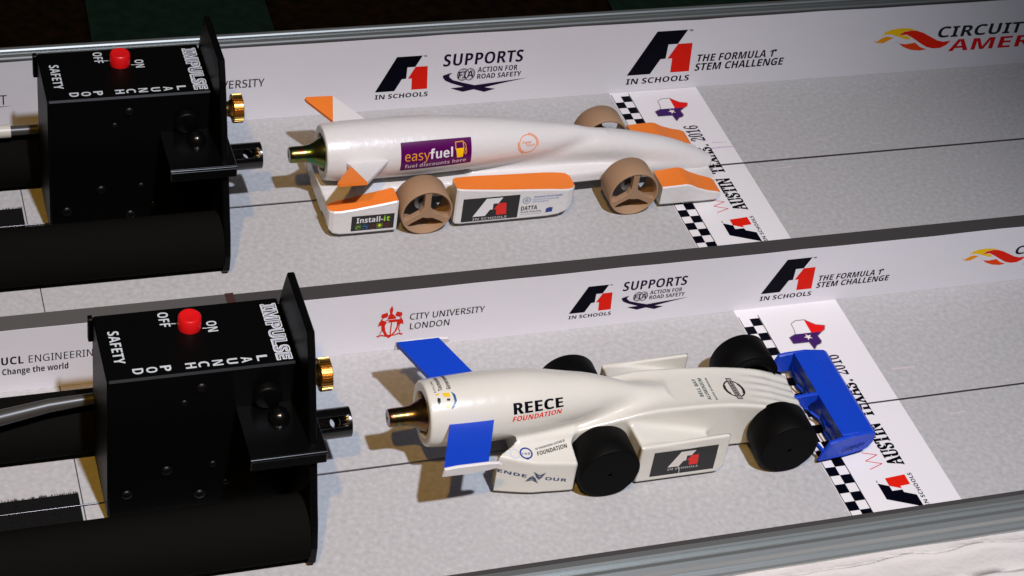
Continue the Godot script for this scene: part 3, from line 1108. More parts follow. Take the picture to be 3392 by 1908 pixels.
func add_pods() -> void:
	var near := make_pod()
	near.set_meta("label", "black launch pod with red knob on the near lane, behind the blue-winged car")
	near.set_meta("group", "launch pods at the start of the lanes")
	var far: Node3D = near.duplicate()
	far.name = numbered("launch_pod")
	add_child(far)
	far.position = Vector3(-213.6, 0, -208.6) * MM
	far.set_meta("label", "black launch pod with red knob on the far lane, behind the orange-finned car")
	var g := Geo.new()
	g.lathe([Vector2(44.6, 0), Vector2(44.6, 9.2), Vector2(44.6, 9.2), Vector2(46.0, 9.2), Vector2(46.0, 9.2), Vector2(46.0, 0)], Vector3(0, 66.5, 0), Vector3(1, 0, 0), 32)
	part("washer", g, M["zinc"], far)
	# air hoses into the back of the pods
	var h := thing("air_hose", "thick translucent grey air hose running into the near launch pod", "hose", Vector3(-256, 0, -36))
	g = Geo.new()
	g.tube(PackedVector3Array([Vector3(0.3, 38.5, -1), Vector3(-20, 38.0, 0), Vector3(-46, 37, 4), Vector3(-90, 36, 12)]), PackedFloat32Array([2.6, 3.2, 3.8, 4.0]), 20)
	part("pipe", g, M["hose"], h)
	h = thing("air_hose", "thin dark air hose with a pale sleeve running into the far launch pod", "hose", Vector3(-254.6, 0, -244))
	g = Geo.new()
	g.tube(PackedVector3Array([Vector3(0.3, 37, -2), Vector3(-40, 37, -2)]), PackedFloat32Array([2.7, 2.9]), 20)
	part("pipe", g, M["hose"], h)
	g = Geo.new()
	g.tube(PackedVector3Array([Vector3(-14, 37, -2), Vector3(-60, 37, -2)]), PackedFloat32Array([3.6, 3.7]), 20)
	part("sleeve", g, M["hose sleeve"], h)


func add_cartridge(z: float, x: float, m: StandardMaterial3D, label: String) -> void:
	var t := thing("gas_cartridge", label, "gas cartridge", Vector3(x, 35.9, z), "gas cartridges in the car tails")
	var g := Geo.new()
	g.lathe([Vector2(0.5, 3.9), Vector2(1.1, 4.35), Vector2(3, 4.5), Vector2(8, 4.5), Vector2(11, 4.9), Vector2(13.5, 6.0), Vector2(16, 7.6), Vector2(18.5, 8.9), Vector2(21, 9.4), Vector2(32, 9.4)], Vector3.ZERO, Vector3(1, 0, 0), 40)
	part("bottle", g, m, t)
	g = Geo.new()
	g.lathe([Vector2(0.9, 0), Vector2(0.9, 0.5), Vector2(0.5, 0.7), Vector2(0.5, 3.9)], Vector3.ZERO, Vector3(1, 0, 0), 32)
	part("seal", g, M["cartridge end"], t)


# ---------------------------------------------------------------- cars

func add_blue_car() -> void:
	var t := thing("race_car", "cream model race car with blue wings and black wheels on the near lane", "model car", Vector3(0, 0, -4.5))
	var body := part("body", net(body_a, Vector3(-116, 0, -32), Vector3(92, 54, 32), 1.1), M["cream paint"], t)
	var g: Geo
	for s in [1.0, -1.0]:
		# tail wings
		g = Geo.new()
		g.slab([Vector3(-101.3, 41.0, 13.5 * s), Vector3(-79.6, 41.0, 13.0 * s), Vector3(-91.3, 42.4, 42.0 * s), Vector3(-112.2, 42.4, 42.0 * s)], 2.4)
		var wing := part("tail_wing", g, M["blue paint"], t)
		g = Geo.new()
		g.prism(V2([-112.8, 38.2, -112.3, 43.2, -106, 43.8, -91.5, 43.6, -86.5, 43.0, -84.8, 41.6, -86, 39.6, -92, 38.6, -102, 38.0]), 41.6 * s, 43.4 * s, func(u: float, v: float, w: float) -> Vector3: return Vector3(u, v, w), 0.6)
		part("wing_tip", g, M["white paint"], wing)
	for w in [[-25.6, 1.0], [67.5, 1.0], [-25.6, -1.0], [67.5, -1.0]]:
		g = Geo.new()
		var s: float = w[1]
		g.lathe([Vector2(0, 0.9), Vector2(0, 9.5), Vector2(0, 9.5), Vector2(-3, 12.6), Vector2(0, 13.0), Vector2(0, 14.4), Vector2(0.8, 15.3), Vector2(17, 15.3), Vector2(17.8, 14.6), Vector2(17.9, 14.0), Vector2(17.9, 14.0), Vector2(17.9, 1.0)], Vector3(w[0], 15.35, 16.3 * s), Vector3(0, 0, s), 48)
		var wheel := part("wheel", g, M["tyre rubber"], t)
		g = Geo.new()
		g.lathe([Vector2(17.2, 0), Vector2(17.2, 1.0)], Vector3(w[0], 15.35, 16.3 * s), Vector3(0, 0, s), 16)
		part("hub_hole", g, M["black gloss"], wheel)
	for x in [-25.6, 67.5]:
		g = Geo.new()
		g.tube(PackedVector3Array([Vector3(x, 15.35, -18), Vector3(x, 15.35, 18)]), PackedFloat32Array([3.4, 3.4]), 20)
		part("axle", g, M["axle"], t)
	# nose wing: lower plane, upper flap, end plates, rib
	g = Geo.new()
	var half := V2([83, 0, 95.0, 0, 95.2, 3, 98.2, 8, 98.3, 12, 96.6, 17, 97.2, 24, 98.4, 31.6, 87.5, 32, 85.5, 24, 84.2, 17, 83, 14])
	var whole := half.duplicate()
	for k in range(half.size() - 1, -1, -1):
		if half[k].y > 0.0:
			whole.append(Vector2(half[k].x, -half[k].y))
	g.prism(whole, 6.2, 9.4, func(u: float, v: float, w: float) -> Vector3: return Vector3(u, w + (97.0 - u) * 0.1, v), 0.8)
	var nose := part("nose_wing", g, M["blue paint"], t)
	g = Geo.new()
	g.prism(V2([97.4, 16.8, 106, 17.3, 114.6, 16.3, 116.4, 15.0, 116.4, 9, 114.6, 5.8, 110, 4.4, 98.2, 4.4]), -30.6, 30.6, func(u: float, v: float, w: float) -> Vector3: return Vector3(u, v, w), 0.5)
	part("flap", g, M["blue paint"], nose)
	for s in [1.0, -1.0]:
		g = Geo.new()
		g.prism(V2([86.3, 3, 88.2, 9, 90.2, 14.6, 94, 15.6, 104, 16.9, 114, 16.4, 116.5, 14.8, 116.3, 9, 114.6, 5.6, 112, 4.4, 100, 3.4]), 0.0, 2.4, func(u: float, v: float, w: float) -> Vector3:
			return Vector3(u, v, s * (33.4 - w - pow(clampf((u - 86.0) / 31.0, 0.0, 1.0), 1.6) * 3.0)), 0.7)
		part("end_plate", g, M["blue paint"], nose)
	g = Geo.new()
	g.prism(V2([84, 8, 85, 16.2, 92, 16.8, 100, 16.8, 100, 14.4, 95, 10.5, 93, 7]), -1.1, 1.1, func(u: float, v: float, w: float) -> Vector3: return Vector3(u, v, w), 0.4)
	part("rib", g, M["blue paint"], nose)
	# stickers
	var side := func(cx: float, up: float) -> Callable:
		var yy := 36.2
		return func(u: float, v: float) -> Array:
			var a := deg_to_rad(up) + v / 16.3
			var n := Vector3(0, sin(a), cos(a))
			return [Vector3(cx + u, yy, 0) + n * 20.0, -n]
	var i := Ink.new()
	write(i, "REECE", bold, 0, 0, 25.0, 5.3, BLACK)
	i.at(Vector2.ZERO)
	write(i, "REECE", bold, 0.3, 0, 25.0, 5.3, BLACK)
	write(i, "FOUNDATION", bold, -0.6, -3.5, 24.6, 2.5, RED, 0.2)
	lay_round(i, "foundation_sticker", t, side.call(-71.0, 25.5), body_a, M["gloss ink"])
	i = Ink.new()
	write(i, "Tasmanian", bold, 1.0, 3.0, 11.0, 2.0, BLACK)
	write(i, "Government", bold, 1.2, -1.0, 12.6, 2.0, BLACK)
	write(i, "EXPLORE", sans, 0.4, 6.2, 8.0, 0.9, BLACK)
	i.poly(V2([-8.6, 0.6, -7.6, -1.0, -5, -2.4, -2, -2.2, -0.2, -0.6, -1.4, -0.9, -3, -1.2, -5.4, -1.2, -7.4, 0.4]), ink_color(28, 82, 128))
	i.poly(V2([-7.6, 1.0, -6.2, 0.0, -6.4, 3.0, -7.8, 3.0]), ink_color(222, 178, 62))
	i.poly(V2([-2.8, 0.2, -0.6, 0.4, -0.4, 3.6, -2.4, 3.0]), ink_color(222, 186, 40))
	i.poly(V2([-4.6, 0.8, -3.6, 0.4, -3.4, 2.0, -4.4, 2.2]), BLACK)
	i.poly(V2([-4.8, 5.2, -3.0, 5.0, -2.4, 6.2, -4.0, 6.6, -6.0, 6.2]), BLACK)
	i.poly(V2([-1.0, 5.0, -0.2, 5.4, -0.6, 7.0, -1.2, 6.6]), ink_color(222, 186, 60))
	lay_round(i, "government_sticker", t, func(u: float, v: float) -> Array:
		var a := deg_to_rad(77.0) + u / 16.2
		var n := Vector3(0, sin(a), cos(a))
		return [Vector3(-99.8 - v, 36.2, 0) + n * 20.0, -n], body_a, M["gloss ink"])
	i = Ink.new()
	var slate := ink_color(62, 78, 112)
	write(i, "ENDE", bold, 0, 0, 13.6, 1.9, slate)
	write(i, "OUR", bold, 22.6, 0, 10.8, 1.9, slate)
	for k in 3:
		i.line(V2([13.6 + k * 0.6, -2.2 + k * 1.1, 16.4, -0.6 + k * 1.1, 19.2 - k * 0.6, -2.2 + k * 1.1]), 0.5, slate)
		i.line(V2([16.8 + k * 0.6, 4.2 - k * 1.1, 19.6, 2.4 - k * 1.1, 22.2 - k * 0.6, 4.2 - k * 1.1]), 0.5, slate)
	lay_round(i, "team_sticker", t, func(u: float, v: float) -> Array: return [Vector3(-78.2 + u, 15.9 - u * 0.205 + v, 40), Vector3(0, 0, -1)], body_a, M["ink"])
	i = Ink.new()
	var blue := ink_color(34, 62, 140)
	write(i, "RE ENGINEERING AUSTRALIA", bold, 0, 3.4, 15.6, 1.1, ink_color(60, 84, 92))
	write(i, "FOUNDATION", bold, 0.2, 0, 15.8, 2.3, BLACK)
	lay_round(i, "engineering_sticker", t, func(u: float, v: float) -> Array: return [Vector3(-59.6 + u, 40, 24.0 - u * 0.22 - v * 0.9), Vector3(0, -1, 0)], body_a, M["gloss ink"])
	i = Ink.new()
	i.ring(Vector2(-5.0, 0.7), Vector2(2.4, 2.5), 0.4, ink_color(184, 190, 214))
	i.ring(Vector2(0.6, 0.6), Vector2(3.2, 3.0), 0.75, blue)
	i.rect(0.2, 2.8, 0.9, 0.7, blue)
	i.rect(0.0, -2.6, 1.2, 0.7, blue)
	write(i, "rea", sans, -1.4, -0.2, 3.8, 1.5, blue)
	lay_round(i, "round_sticker", t, func(u: float, v: float) -> Array: return [Vector3(-65.4 + u, 40, 22.9 - v), Vector3(0, -1, 0)], body_a, M["gloss ink"])
	i = Ink.new()
	var teal := ink_color(34, 74, 76)
	write(i, "BELL BAY", bold, 3.0, 4.4, 12.6, 1.9, teal)
	write(i, "ALUMINIUM", bold, 0.4, 1.2, 15.4, 1.9, teal)
	write(i, "PACIFIC ALUMINIUM", bold, 0, -1.9, 15.8, 1.0, teal)
	lay_round(i, "sponsor_sticker", t, func(u: float, v: float) -> Array: return [Vector3(34.6 - v + 0.0, 50, 9.6 - u), Vector3(0, -1, 0)], body_a, M["ink"])
	i = Ink.new()
	i.ring(Vector2(0, 0), Vector2(6.0, 5.4), 0.75, ink_color(34, 28, 28))
	i.ring(Vector2(0, 0), Vector2(6.0, 5.6), 1.4, ink_color(44, 36, 36), PI * 0.35, PI * 0.75)
	i.ring(Vector2(0, 0), Vector2(6.0, 5.6), 1.4, ink_color(44, 36, 36), PI * 1.3, PI * 1.75)
	i.rect(-7.6, -1.5, 15.2, 3.0, ink_color(30, 26, 26))
	i.rect(-7.2, -1.15, 14.4, 2.3, ink_color(150, 146, 142))
	write(i, "NISSAN", bold, -5.4, -0.8, 10.8, 1.6, BLACK)
	lay_round(i, "badge_sticker", t, func(u: float, v: float) -> Array: return [Vector3(48.6 - v - u * 0.05, 50, 1.6 - u), Vector3(0, -1, 0)], body_a, M["gloss ink"])
	i = Ink.new()
	i.rect(0, 0, 33.2, 16.0, ink_color(28, 26, 26))
	i.at(Vector2(8.5, 4.9), 0.385, 0.315)
	challenge_logo(i, Color(0.66, 0.63, 0.58), RED, Color(0.42, 0.42, 0.42), false)
	i.at(Vector2.ZERO)
	i.line(V2([13.8, 5.0, 14.8, 3.6, 15.2, 0.2]), 0.3, Color(0.7, 0.68, 0.6))
	lay_round(i, "side_sticker", t, func(u: float, v: float) -> Array: return [Vector3(-2.4 + u, 5.3 + v, 40), Vector3(0, 0, -1)], body_a, M["gloss ink"], 3.0)
	i = Ink.new()
	write(i, "Compupal", serif, 0, 0, 13.4, 3.0, ink_color(12, 22, 60), 0.25)
	i.line(V2([14.2, 3.4, 15.6, 4.6]), 0.5, ink_color(12, 22, 60))
	lay(i, "wing_lettering", t, Vector3(98.3, 6.8, 32.5), Vector3(1, 0.14, -0.13).normalized(), Vector3(0.0, 1, 0), M["ink"], 0.35)


func pod_shape(g: Geo, cap_: Geo, st: Array, s: float) -> void:
	# stations: x, outer z, inner z, top y, bottom y
	for k in st.size() - 1:
		var a: Array = st[k]
		var b: Array = st[k + 1]
		var c := 0.7
		var p := func(q: Array, y: float, z: float) -> Vector3: return Vector3(q[0], y, z * s)
		var ends := [a, b]
		var n := Vector3(0, 0, s)
		g.quad(p.call(a, a[4], a[1] - 0.3), p.call(b, b[4], b[1] - 0.3), p.call(b, b[4] + 0.8, b[1]), p.call(a, a[4] + 0.8, a[1]), n)
		g.quad(p.call(a, a[4] + 0.8, a[1]), p.call(b, b[4] + 0.8, b[1]), p.call(b, b[3] - c, b[1]), p.call(a, a[3] - c, a[1]), n)
		g.quad(p.call(a, a[3] - c, a[1]), p.call(b, b[3] - c, b[1]), p.call(b, b[3], b[1] - c), p.call(a, a[3], a[1] - c), n + Vector3.UP)
		g.quad(p.call(a, a[4], a[2]), p.call(b, b[4], b[2]), p.call(b, b[3], b[2]), p.call(a, a[3], a[2]), -n)
		g.quad(p.call(a, a[4], a[1] - 0.3), p.call(b, b[4], b[1] - 0.3), p.call(b, b[4], b[2]), p.call(a, a[4], a[2]), Vector3.DOWN)
		cap_.quad(p.call(a, a[3], a[1] - c), p.call(b, b[3], b[1] - c), p.call(b, b[3], b[2]), p.call(a, a[3], a[2]), Vector3.UP)
	for e in [[st[0], -1.0], [st[-1], 1.0]]:
		var q: Array = e[0]
		g.quad(Vector3(q[0], q[4], (q[1] - 0.3) * s), Vector3(q[0], q[3] - 0.7, q[1] * s), Vector3(q[0], q[3] - 0.35, q[2] * s), Vector3(q[0], q[4], q[2] * s), Vector3(e[1], 0, 0))
		g.flat(Vector3(q[0], q[3] - 0.7, q[1] * s), Vector3(q[0], q[3], (q[1] - 0.7) * s), Vector3(q[0], q[3] - 0.35, q[2] * s), Vector3(e[1], 0, 0))
		g.flat(Vector3(q[0], q[3], (q[1] - 0.7) * s), Vector3(q[0], q[3], q[2] * s), Vector3(q[0], q[3] - 0.35, q[2] * s), Vector3(e[1], 0, 0))


func add_orange_car() -> void:
	var t := thing("race_car", "white model race car with orange panels and tan spoked wheels on the far lane", "model car", Vector3(0, 0, -208))
	part("body", net(body_b, Vector3(-116, 2, -26), Vector3(124, 54, 26), 1.1), M["white paint"], t)
	var g: Geo
	var o: Geo
	for s in [1.0, -1.0]:
		# rising tail fins: white root, orange tip
		g = Geo.new()
		g.slab([Vector3(-101.5, 38.0, 13.0 * s), Vector3(-99.8, 40.2, 20.5 * s), Vector3(-95.8, 43.4, 39.2 * s), Vector3(-76.0, 38.0, 13.5 * s)], 1.7)
		var fin := part("tail_fin", g, M["white paint"], t)
		g = Geo.new()
		g.slab([Vector3(-99.8, 40.2, 20.5 * s), Vector3(-111.0, 43.2, 37.0 * s), Vector3(-111.6, 43.6, 38.4 * s), Vector3(-110.6, 43.8, 39.3 * s), Vector3(-95.8, 43.4, 39.2 * s)], 1.75)
		part("fin_tip", g, M["orange paint"], fin)
		for st in [
			[[-112.3, 27, 23.6, 18.5, 9.5], [-111.6, 28.8, 22.8, 18.5, 6.4], [-109.6, 30.2, 22.0, 18.7, 4.4], [-106, 30.8, 21.2, 18.9, 3.6], [-98, 30.9, 20.2, 19.7, 3.4], [-90, 30.9, 19.4, 20.8, 3.4], [-80, 30.9, 19, 22.2, 3.4], [-75.6, 30.9, 18.8, 22.9, 3.4], [-74.4, 30.5, 19.2, 22.6, 3.4]],
			[[-42.4, 30.2, 21.5, 27.2, 4.6], [-41.4, 31.0, 20.6, 27.3, 3.8], [-38, 31.3, 19.6, 26.8, 3.5], [-28, 31.3, 18.2, 25.6, 3.5], [-18, 31.3, 17.4, 24.5, 3.5], [-8, 31.3, 16.8, 23.6, 3.5], [2, 31.3, 16.2, 22.8, 3.5], [12, 31.3, 15.6, 21.9, 3.6], [18, 31.2, 15.2, 21.1, 4.2], [22.5, 30.7, 15.2, 20.5, 5.6], [25.4, 29.4, 15.8, 20.1, 7.8], [27.2, 27.0, 18.0, 19.8, 11]],
			[[79.2, 30.3, 14.8, 15.4, 3.4], [86, 30.4, 14.3, 15.7, 3.3], [94, 30.4, 13.8, 16, 3.3], [97, 30.4, 13.8, 15.1, 3.3], [101.4, 30.4, 14.4, 12.6, 3.3], [108, 30.4, 15.4, 10.2, 3.3], [113.6, 30.3, 16.4, 8.8, 3.3], [116.4, 30.0, 16.8, 7.6, 5.2]],
		]:
			g = Geo.new(); o = Geo.new()
			pod_shape(g, o, st, s)
			var pod := part("side_pod", g, M["white paint"], t)
			part("top_panel", o, M["orange paint"], pod)
		g = Geo.new()
		g.prism(V2([93, 2, 117.5, 2, 118.8, 6, 118.6, 16.8, 113, 16.8, 101, 14.6, 93, 14]), 5.4, 8.6, func(u: float, v: float, w: float) -> Vector3: return Vector3(u, w + (112.0 - u) * 0.12, v * s), 0.6)
		part("nose_plate", g, M["white paint"], t)
	# spoked wheels
	for w in [[-58.6, 1.0], [61.2, 1.0], [-58.6, -1.0], [61.2, -1.0]]:
		var s: float = w[1]
		g = Geo.new()
		var at := Vector3(w[0], 14.5, 17.3 * s)
		g.lathe([Vector2(0.3, 13.2), Vector2(0, 13.5), Vector2(0, 14.1), Vector2(0.4, 14.45), Vector2(15.1, 14.45), Vector2(15.5, 14.1), Vector2(15.5, 13.6), Vector2(15.2, 13.2), Vector2(0.3, 13.2)], at, Vector3(0, 0, s), 56)
		var wheel := part("wheel", g, M["tan nylon"], t)
		var star := PackedVector2Array()
		var arms := [PI / 2, PI * 7 / 6, PI * 11 / 6]
		for k in 3:
			var a: float = arms[k]
			var r := Vector2.from_angle(a)
			var u := Vector2(-r.y, r.x)
			for q in [[3.2, -1.9], [10.5, -1.75], [12.4, -2.1], [13.15, -3.0], [13.5, 0], [13.15, 3.0], [12.4, 2.1], [10.5, 1.75], [3.2, 1.9]]:
				star.append(r * q[0] + u * q[1])
		g = Geo.new()
		g.prism(star, 11.8, 14.9, func(u: float, v: float, ww: float) -> Vector3: return at + Vector3(u, v, ww * s), 0.25)
		part("spokes", g, M["tan nylon"], wheel)
		g = Geo.new()
		g.lathe([Vector2(-2, 2.2), Vector2(7.5, 2.2), Vector2(7.5, 2.2), Vector2(7.5, 0)], at, Vector3(0, 0, s), 20)
		g.lathe([Vector2(0, 4.6), Vector2(6, 4.6), Vector2(6, 4.6), Vector2(6, 2.2)], at, Vector3(0, 0, s), 20)
		part("bearing", g, M["axle"], wheel)
	for x in [-58.6, 61.2]:
		g = Geo.new()
		g.tube(PackedVector3Array([Vector3(x, 14.5, -17), Vector3(x, 14.5, 17)]), PackedFloat32Array([3.0, 3.0]), 20)
		part("axle", g, M["white paint"], t)
	# stickers
	var purple := ink_color(84, 12, 82)
	var i := Ink.new()
	i.rect(0, 0, 40, 15.6, purple)
	var gold := ink_color(222, 150, 40)
	write(i, "easy", sans, 2.2, 5.6, 14.0, 5.2, gold)
	write(i, "fuel", bold, 16.2, 5.6, 13.0, 5.2, WHITE)
	write(i, "fuel discounts here", bold, 2.4, 1.4, 34.6, 2.2, Color(0.52, 0.42, 0.50))
	i.line(V2([30.8, 9.6, 30.8, 13.4, 35.2, 13.6, 35.4, 9.8]), 0.55, gold)
	i.poly(V2([30.9, 9.9, 35.6, 9.9, 34.9, 4.6, 31.6, 4.6]), ink_color(244, 190, 20))
	i.line(V2([35.8, 12.9, 36.6, 11.6, 37.1, 7.2, 36.4, 6.0, 35.9, 7.2, 36.4, 9.6]), 0.4, gold)
	lay_round(i, "fuel_sticker", t, func(u: float, v: float) -> Array:
		var a := deg_to_rad(-13.5 + u * 0.05) + v / 15.4
		var n := Vector3(0, sin(a), cos(a))
		return [Vector3(-71.0 + u, 35.6, 0) + n * 19.0, -n], body_b, M["gloss ink"])
	i = Ink.new()
	var ring := ink_color(232, 124, 44)
	i.ring(Vector2(0, 0), Vector2(5.4, 5.4), 0.45, ring)
	i.ring(Vector2(0, 0), Vector2(6.2, 6.2), 0.45, ring, -0.3, 1.5)
	i.ring(Vector2(0, 0), Vector2(6.2, 6.2), 0.45, ring, 2.9, 4.3)
	write(i, "Engage", sans, -3.4, 0.4, 5.2, 1.3, ring)
	write(i, "Future", sans, -1.2, -1.4, 5.0, 1.3, ring)
	lay_round(i, "ring_sticker", t, func(u: float, v: float) -> Array:
		var a := deg_to_rad(24.0) + v / 11.6
		var n := Vector3(-0.12, sin(a), cos(a)).normalized()
		return [Vector3(4.0 + u, 34.0, 0) + n * 17.0, -n], body_b, M["ink"])
	# flat stickers on the pods
	i = Ink.new()
	var z := 30.9
	i.rect(0, 0, 23.6, 10.0, ink_color(24, 24, 24))
	write(i, "Install-", bold, 2.8, 5.2, 14.6, 3.4, WHITE)
	write(i, "it", bold, 17.8, 5.2, 3.4, 3.4, ink_color(150, 200, 40))
	var tints := [ink_color(130, 190, 50), ink_color(50, 120, 170), ink_color(110, 40, 50), ink_color(190, 210, 40), ink_color(140, 30, 40)]
	for k in 5:
		var x := 2.4 + k * 3.95
		i.line(V2([x, 1.2, x + 3, 1.2, x + 3, 4.0, x, 4.0, x, 1.2]), 0.22, Color(tints[k].r * 0.5, tints[k].g * 0.5, tints[k].b * 0.5))
		if k == 0:
			i.line(V2([x + 0.5, 1.7, x + 1.5, 3.3, x + 2.5, 2.4]), 0.5, tints[k])
		elif k == 1:
			i.line(V2([x + 0.4, 2.8, x + 2.0, 2.8, x + 2.5, 1.8]), 0.55, tints[k])
		elif k == 3:
			i.poly(V2([x + 1.5, 1.4, x + 2.7, 2.6, x + 1.5, 3.8, x + 0.3, 2.6]), tints[k])
		else:
			i.ring(Vector2(x + 1.5, 2.6), Vector2(1, 1), 0.3, tints[k])
		i.rect(x + 0.2, 0.6, 2.6, 0.25, Color(0.12, 0.12, 0.12))
	lay(i, "installer_sticker", t, Vector3(-99.8, 5.2, z), Vector3(1, 0, 0), Vector3(0, 1, 0), M["gloss ink"], 0.06)
	i = Ink.new()
	z = 31.3
	i.rect(0, 0, 32.4, 15.8, ink_color(26, 24, 26))
	i.at(Vector2(6.4, 3.1), 0.475, 0.385)
	challenge_logo(i, WHITE, RED, Color(0.42, 0.42, 0.44), false)
	lay(i, "side_sticker", t, Vector3(-38.3, 4.7, z), Vector3(1, 0, 0), Vector3(0, 1, 0), M["gloss ink"], 0.06)
	i = Ink.new()
	var sky := ink_color(104, 146, 190)
	write(i, "Government of South Australia", bold, 6.6, 8.9, 16.4, 1.2, ink_color(70, 110, 170))
	write(i, "Department for Education and", sans, 6.2, 7.2, 15.0, 1.1, sky)
	write(i, "Child Development", sans, 6.0, 5.7, 9.6, 1.1, sky)
	i.ring(Vector2(2.6, 7.6), Vector2(2.4, 2.2), 0.4, ink_color(90, 130, 170))
	i.disc(Vector2(2.6, 7.6), Vector2(1.1, 1.0), ink_color(150, 160, 170))
	write(i, "DATTA", bold, 0, 0.8, 9.4, 2.8, BLACK)
	write(i, "South Australia", bold, 0, -0.8, 12.0, 0.9, ink_color(70, 70, 74))
	write(i, "DESIGN AND TECHNOLOGY", sans, 0, -2.3, 12.6, 0.8, ink_color(150, 164, 196))
	i.poly(V2([14.6, -2.0, 18.4, -1.6, 18.6, 1.2, 16.6, 1.5, 14.8, 0.8]), ink_color(36, 56, 130))
	lay(i, "department_sticker", t, Vector3(-4.3, 8.4, z), Vector3(1, 0, 0), Vector3(0, 1, 0), M["gloss ink"], 0.06)


# ---------------------------------------------------------------- surroundings

func add_surroundings() -> void:
	var g := Geo.new()
	g.quad(Vector3(-4000, -760, -5000), Vector3(5000, -760, -5000), Vector3(5000, -760, 3000), Vector3(-4000, -760, 3000), Vector3.UP)
	var floor_ := structure("floor", g, M["brown carpet"], "dark brown patterned carpet far below the track")
	g = Geo.new()
	var poly := V2([-30, -1900, 190, -1900, 178, -1300, -62, -1300])
	for k in 6:
		var off := Vector2(k % 3 * 700.0 - 700.0, k / 3 * 900.0)
		var q := PackedVector2Array()
		for p in poly:
			q.append(p + off)
		var ix := Geometry2D.triangulate_polygon(q)
		for j in range(0, ix.size(), 3):
			g.flat(Vector3(q[ix[j]].x, -756, q[ix[j]].y), Vector3(q[ix[j + 1]].x, -756, q[ix[j + 1]].y), Vector3(q[ix[j + 2]].x, -756, q[ix[j + 2]].y), Vector3.UP)
	part("carpet_inlay", g, M["green carpet"], floor_)
	# the cloth-covered table that carries the track
	var t := thing("table_cover", "white stitched table cover bulging out below the near aluminium rail", "table cover", Vector3(0, -758, 0))
	g = Geo.new()
	g.box(Vector3(-900, 2, -330), Vector3(1400, 754.6, 100), 2.0)
	part("skirt", g, M["white cloth"], t)
	g = Geo.new()
	var puff := noise(0.006, 3, 71)
	var rows := [103.0, 110.0, 116.0, 118.5, 120.5, 122.0, 123.0, 123.8, 124.4, 124.9, 125.3, 125.8, 126.6, 128.0, 130.0, 133.0, 136.5, 140.0, 141.6, 142.4, 143.2, 145.0, 149.0, 156.0, 166.0, 180.0, 196.0]
	var top := func(x: float, z: float) -> float:
		var y := 40.3 + puff.get_noise_2d(x * 1.5, z * 5.0) * 2.2
		var seam := 124.4 + puff.get_noise_2d(x * 3.0, 400.0) * 3.0 + sin(x * 0.045) * 0.8
		y += 1.0 * exp(-pow((z - seam - 0.9) / 1.4, 2.0)) - 1.1 * exp(-pow((z - seam) / 0.45, 2.0))
		y += 0.5 * exp(-pow((z - seam) / 0.8, 2.0)) * absf(sin(x * 0.33 + puff.get_noise_2d(x * 6.0, 9.0) * 4.0))
		var fold := 142.0 + puff.get_noise_2d(x * 2.0, 900.0) * 5.0
		y += 1.6 * exp(-pow((z - fold - 1.5) / 3.0, 2.0)) - 1.0 * exp(-pow((z - fold + 1.0) / 1.0, 2.0))
		y -= pow(maxf(0.0, z - 128.0) / 40.0, 2.0) * 14.0
		return y + 758.0
	var xs := 420
	for k in xs:
		for r in rows.size() - 1:
			var x0 := -420.0 + k * 2.4
			var x1 := x0 + 2.4
			var q := []
			var n := []
			for c in [[x0, rows[r]], [x1, rows[r]], [x1, rows[r + 1]], [x0, rows[r + 1]]]:
				q.append(Vector3(c[0], top.call(c[0], c[1]), c[1]))
				n.append(Vector3(top.call(c[0] - 0.4, c[1]) - top.call(c[0] + 0.4, c[1]), 0.8, top.call(c[0], c[1] - 0.4) - top.call(c[0], c[1] + 0.4)).normalized())
			g.smooth_quad(q[0], q[1], q[2], q[3], n[0], n[1], n[2], n[3])
	g.box(Vector3(-420, 2, 102), Vector3(588, 770, 196), 1.0)
	part("padded_edge", g, M["white cloth"], t)


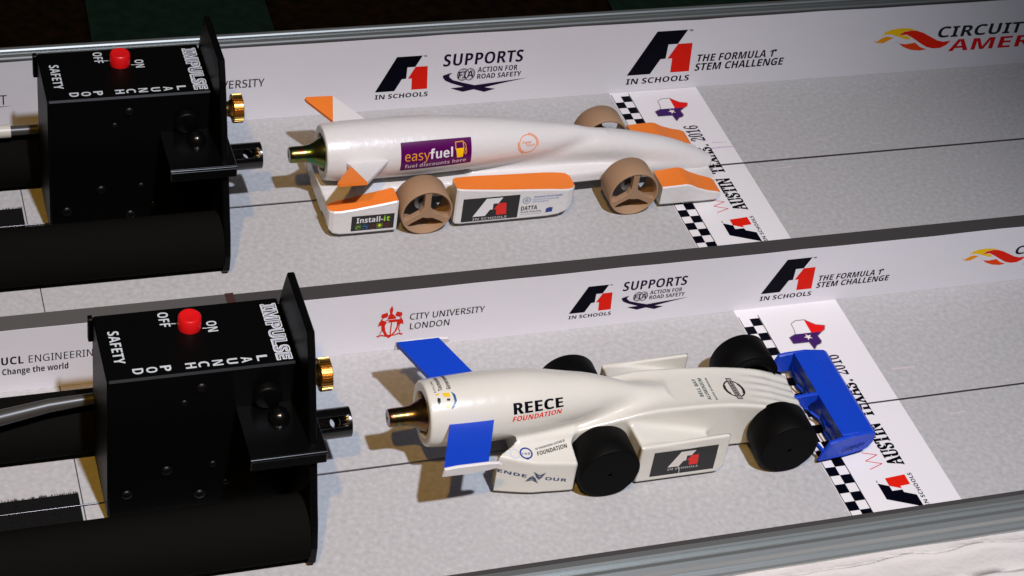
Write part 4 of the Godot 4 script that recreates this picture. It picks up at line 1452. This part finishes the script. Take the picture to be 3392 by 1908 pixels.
func _ready() -> void:
	rng.seed = 20160
	# camera
	var cam := Camera3D.new()
	cam.name = "camera"
	cam.transform = Transform3D(Basis(Vector3(0.94742372, 0.12603865, 0.29411316), Vector3(0.09834785, 0.7599647, -0.64248063), Vector3(-0.30449301, 0.63762678, 0.70761295)), Vector3(-0.34727445, 0.6763725, 0.62602604))
	cam.fov = 16.3569
	cam.near = 0.05
	cam.far = 40.0
	add_child(cam)
	cam.current = true
	# a dim hall: faint even light, two lamps overhead on the camera's side, one cool and one warm
	var we := WorldEnvironment.new()
	we.name = "environment"
	var e := Environment.new()
	e.background_mode = Environment.BG_COLOR
	e.background_color = Color(0.021, 0.020, 0.019).linear_to_srgb()
	e.tonemap_mode = Environment.TONE_MAPPER_LINEAR
	e.tonemap_exposure = 1.0
	e.sdfgi_enabled = true
	e.ssao_enabled = true
	e.ssil_enabled = true
	we.environment = e
	add_child(we)
	for l in [["cool_lamp", Vector3(0.0, 2.66, 1.5), Vector3(-0.12, 0, 0.11), Color(0.79, 0.85, 1.0), 11.3, 0.05, 12.8], ["warm_lamp", Vector3(-1.0, 2.72, 1.56), Vector3(-0.16, 0, 0.08), Color(1.0, 0.54, 0.075), 4.1, 0.05, 10.0]]:
		var lamp := SpotLight3D.new()
		lamp.name = l[0]
		lamp.light_color = (l[3] as Color).linear_to_srgb()
		lamp.light_energy = l[4]
		lamp.light_size = l[5]
		lamp.spot_angle = l[6]
		lamp.spot_angle_attenuation = 1.0
		lamp.spot_range = 8.0
		lamp.shadow_enabled = true
		add_child(lamp)
		lamp.look_at_from_position(l[1], l[2], Vector3.UP)

	sans = SystemFont.new(); sans.font_names = PackedStringArray(["Droid Sans"])
	bold = SystemFont.new(); bold.font_names = PackedStringArray(["Droid Sans"]); bold.font_weight = 700
	serif = SystemFont.new(); serif.font_names = PackedStringArray(["Droid Serif"])
	serif_bold = SystemFont.new(); serif_bold.font_names = PackedStringArray(["Droid Serif"]); serif_bold.font_weight = 700
	make_materials()
	add_surroundings()
	add_track()
	add_strip(0)
	add_strip(1)
	add_wires()
	add_velcro(0)
	add_velcro(1)
	add_pods()
	add_blue_car()
	add_orange_car()
	add_cartridge(-4.5, -127.2, M["bronze cartridge"], "bronze tinted gas cartridge in the tail of the cream and blue car")
	add_cartridge(-208.0, -128.8, M["gold cartridge"], "gold and green tinted gas cartridge in the tail of the orange-finned car")
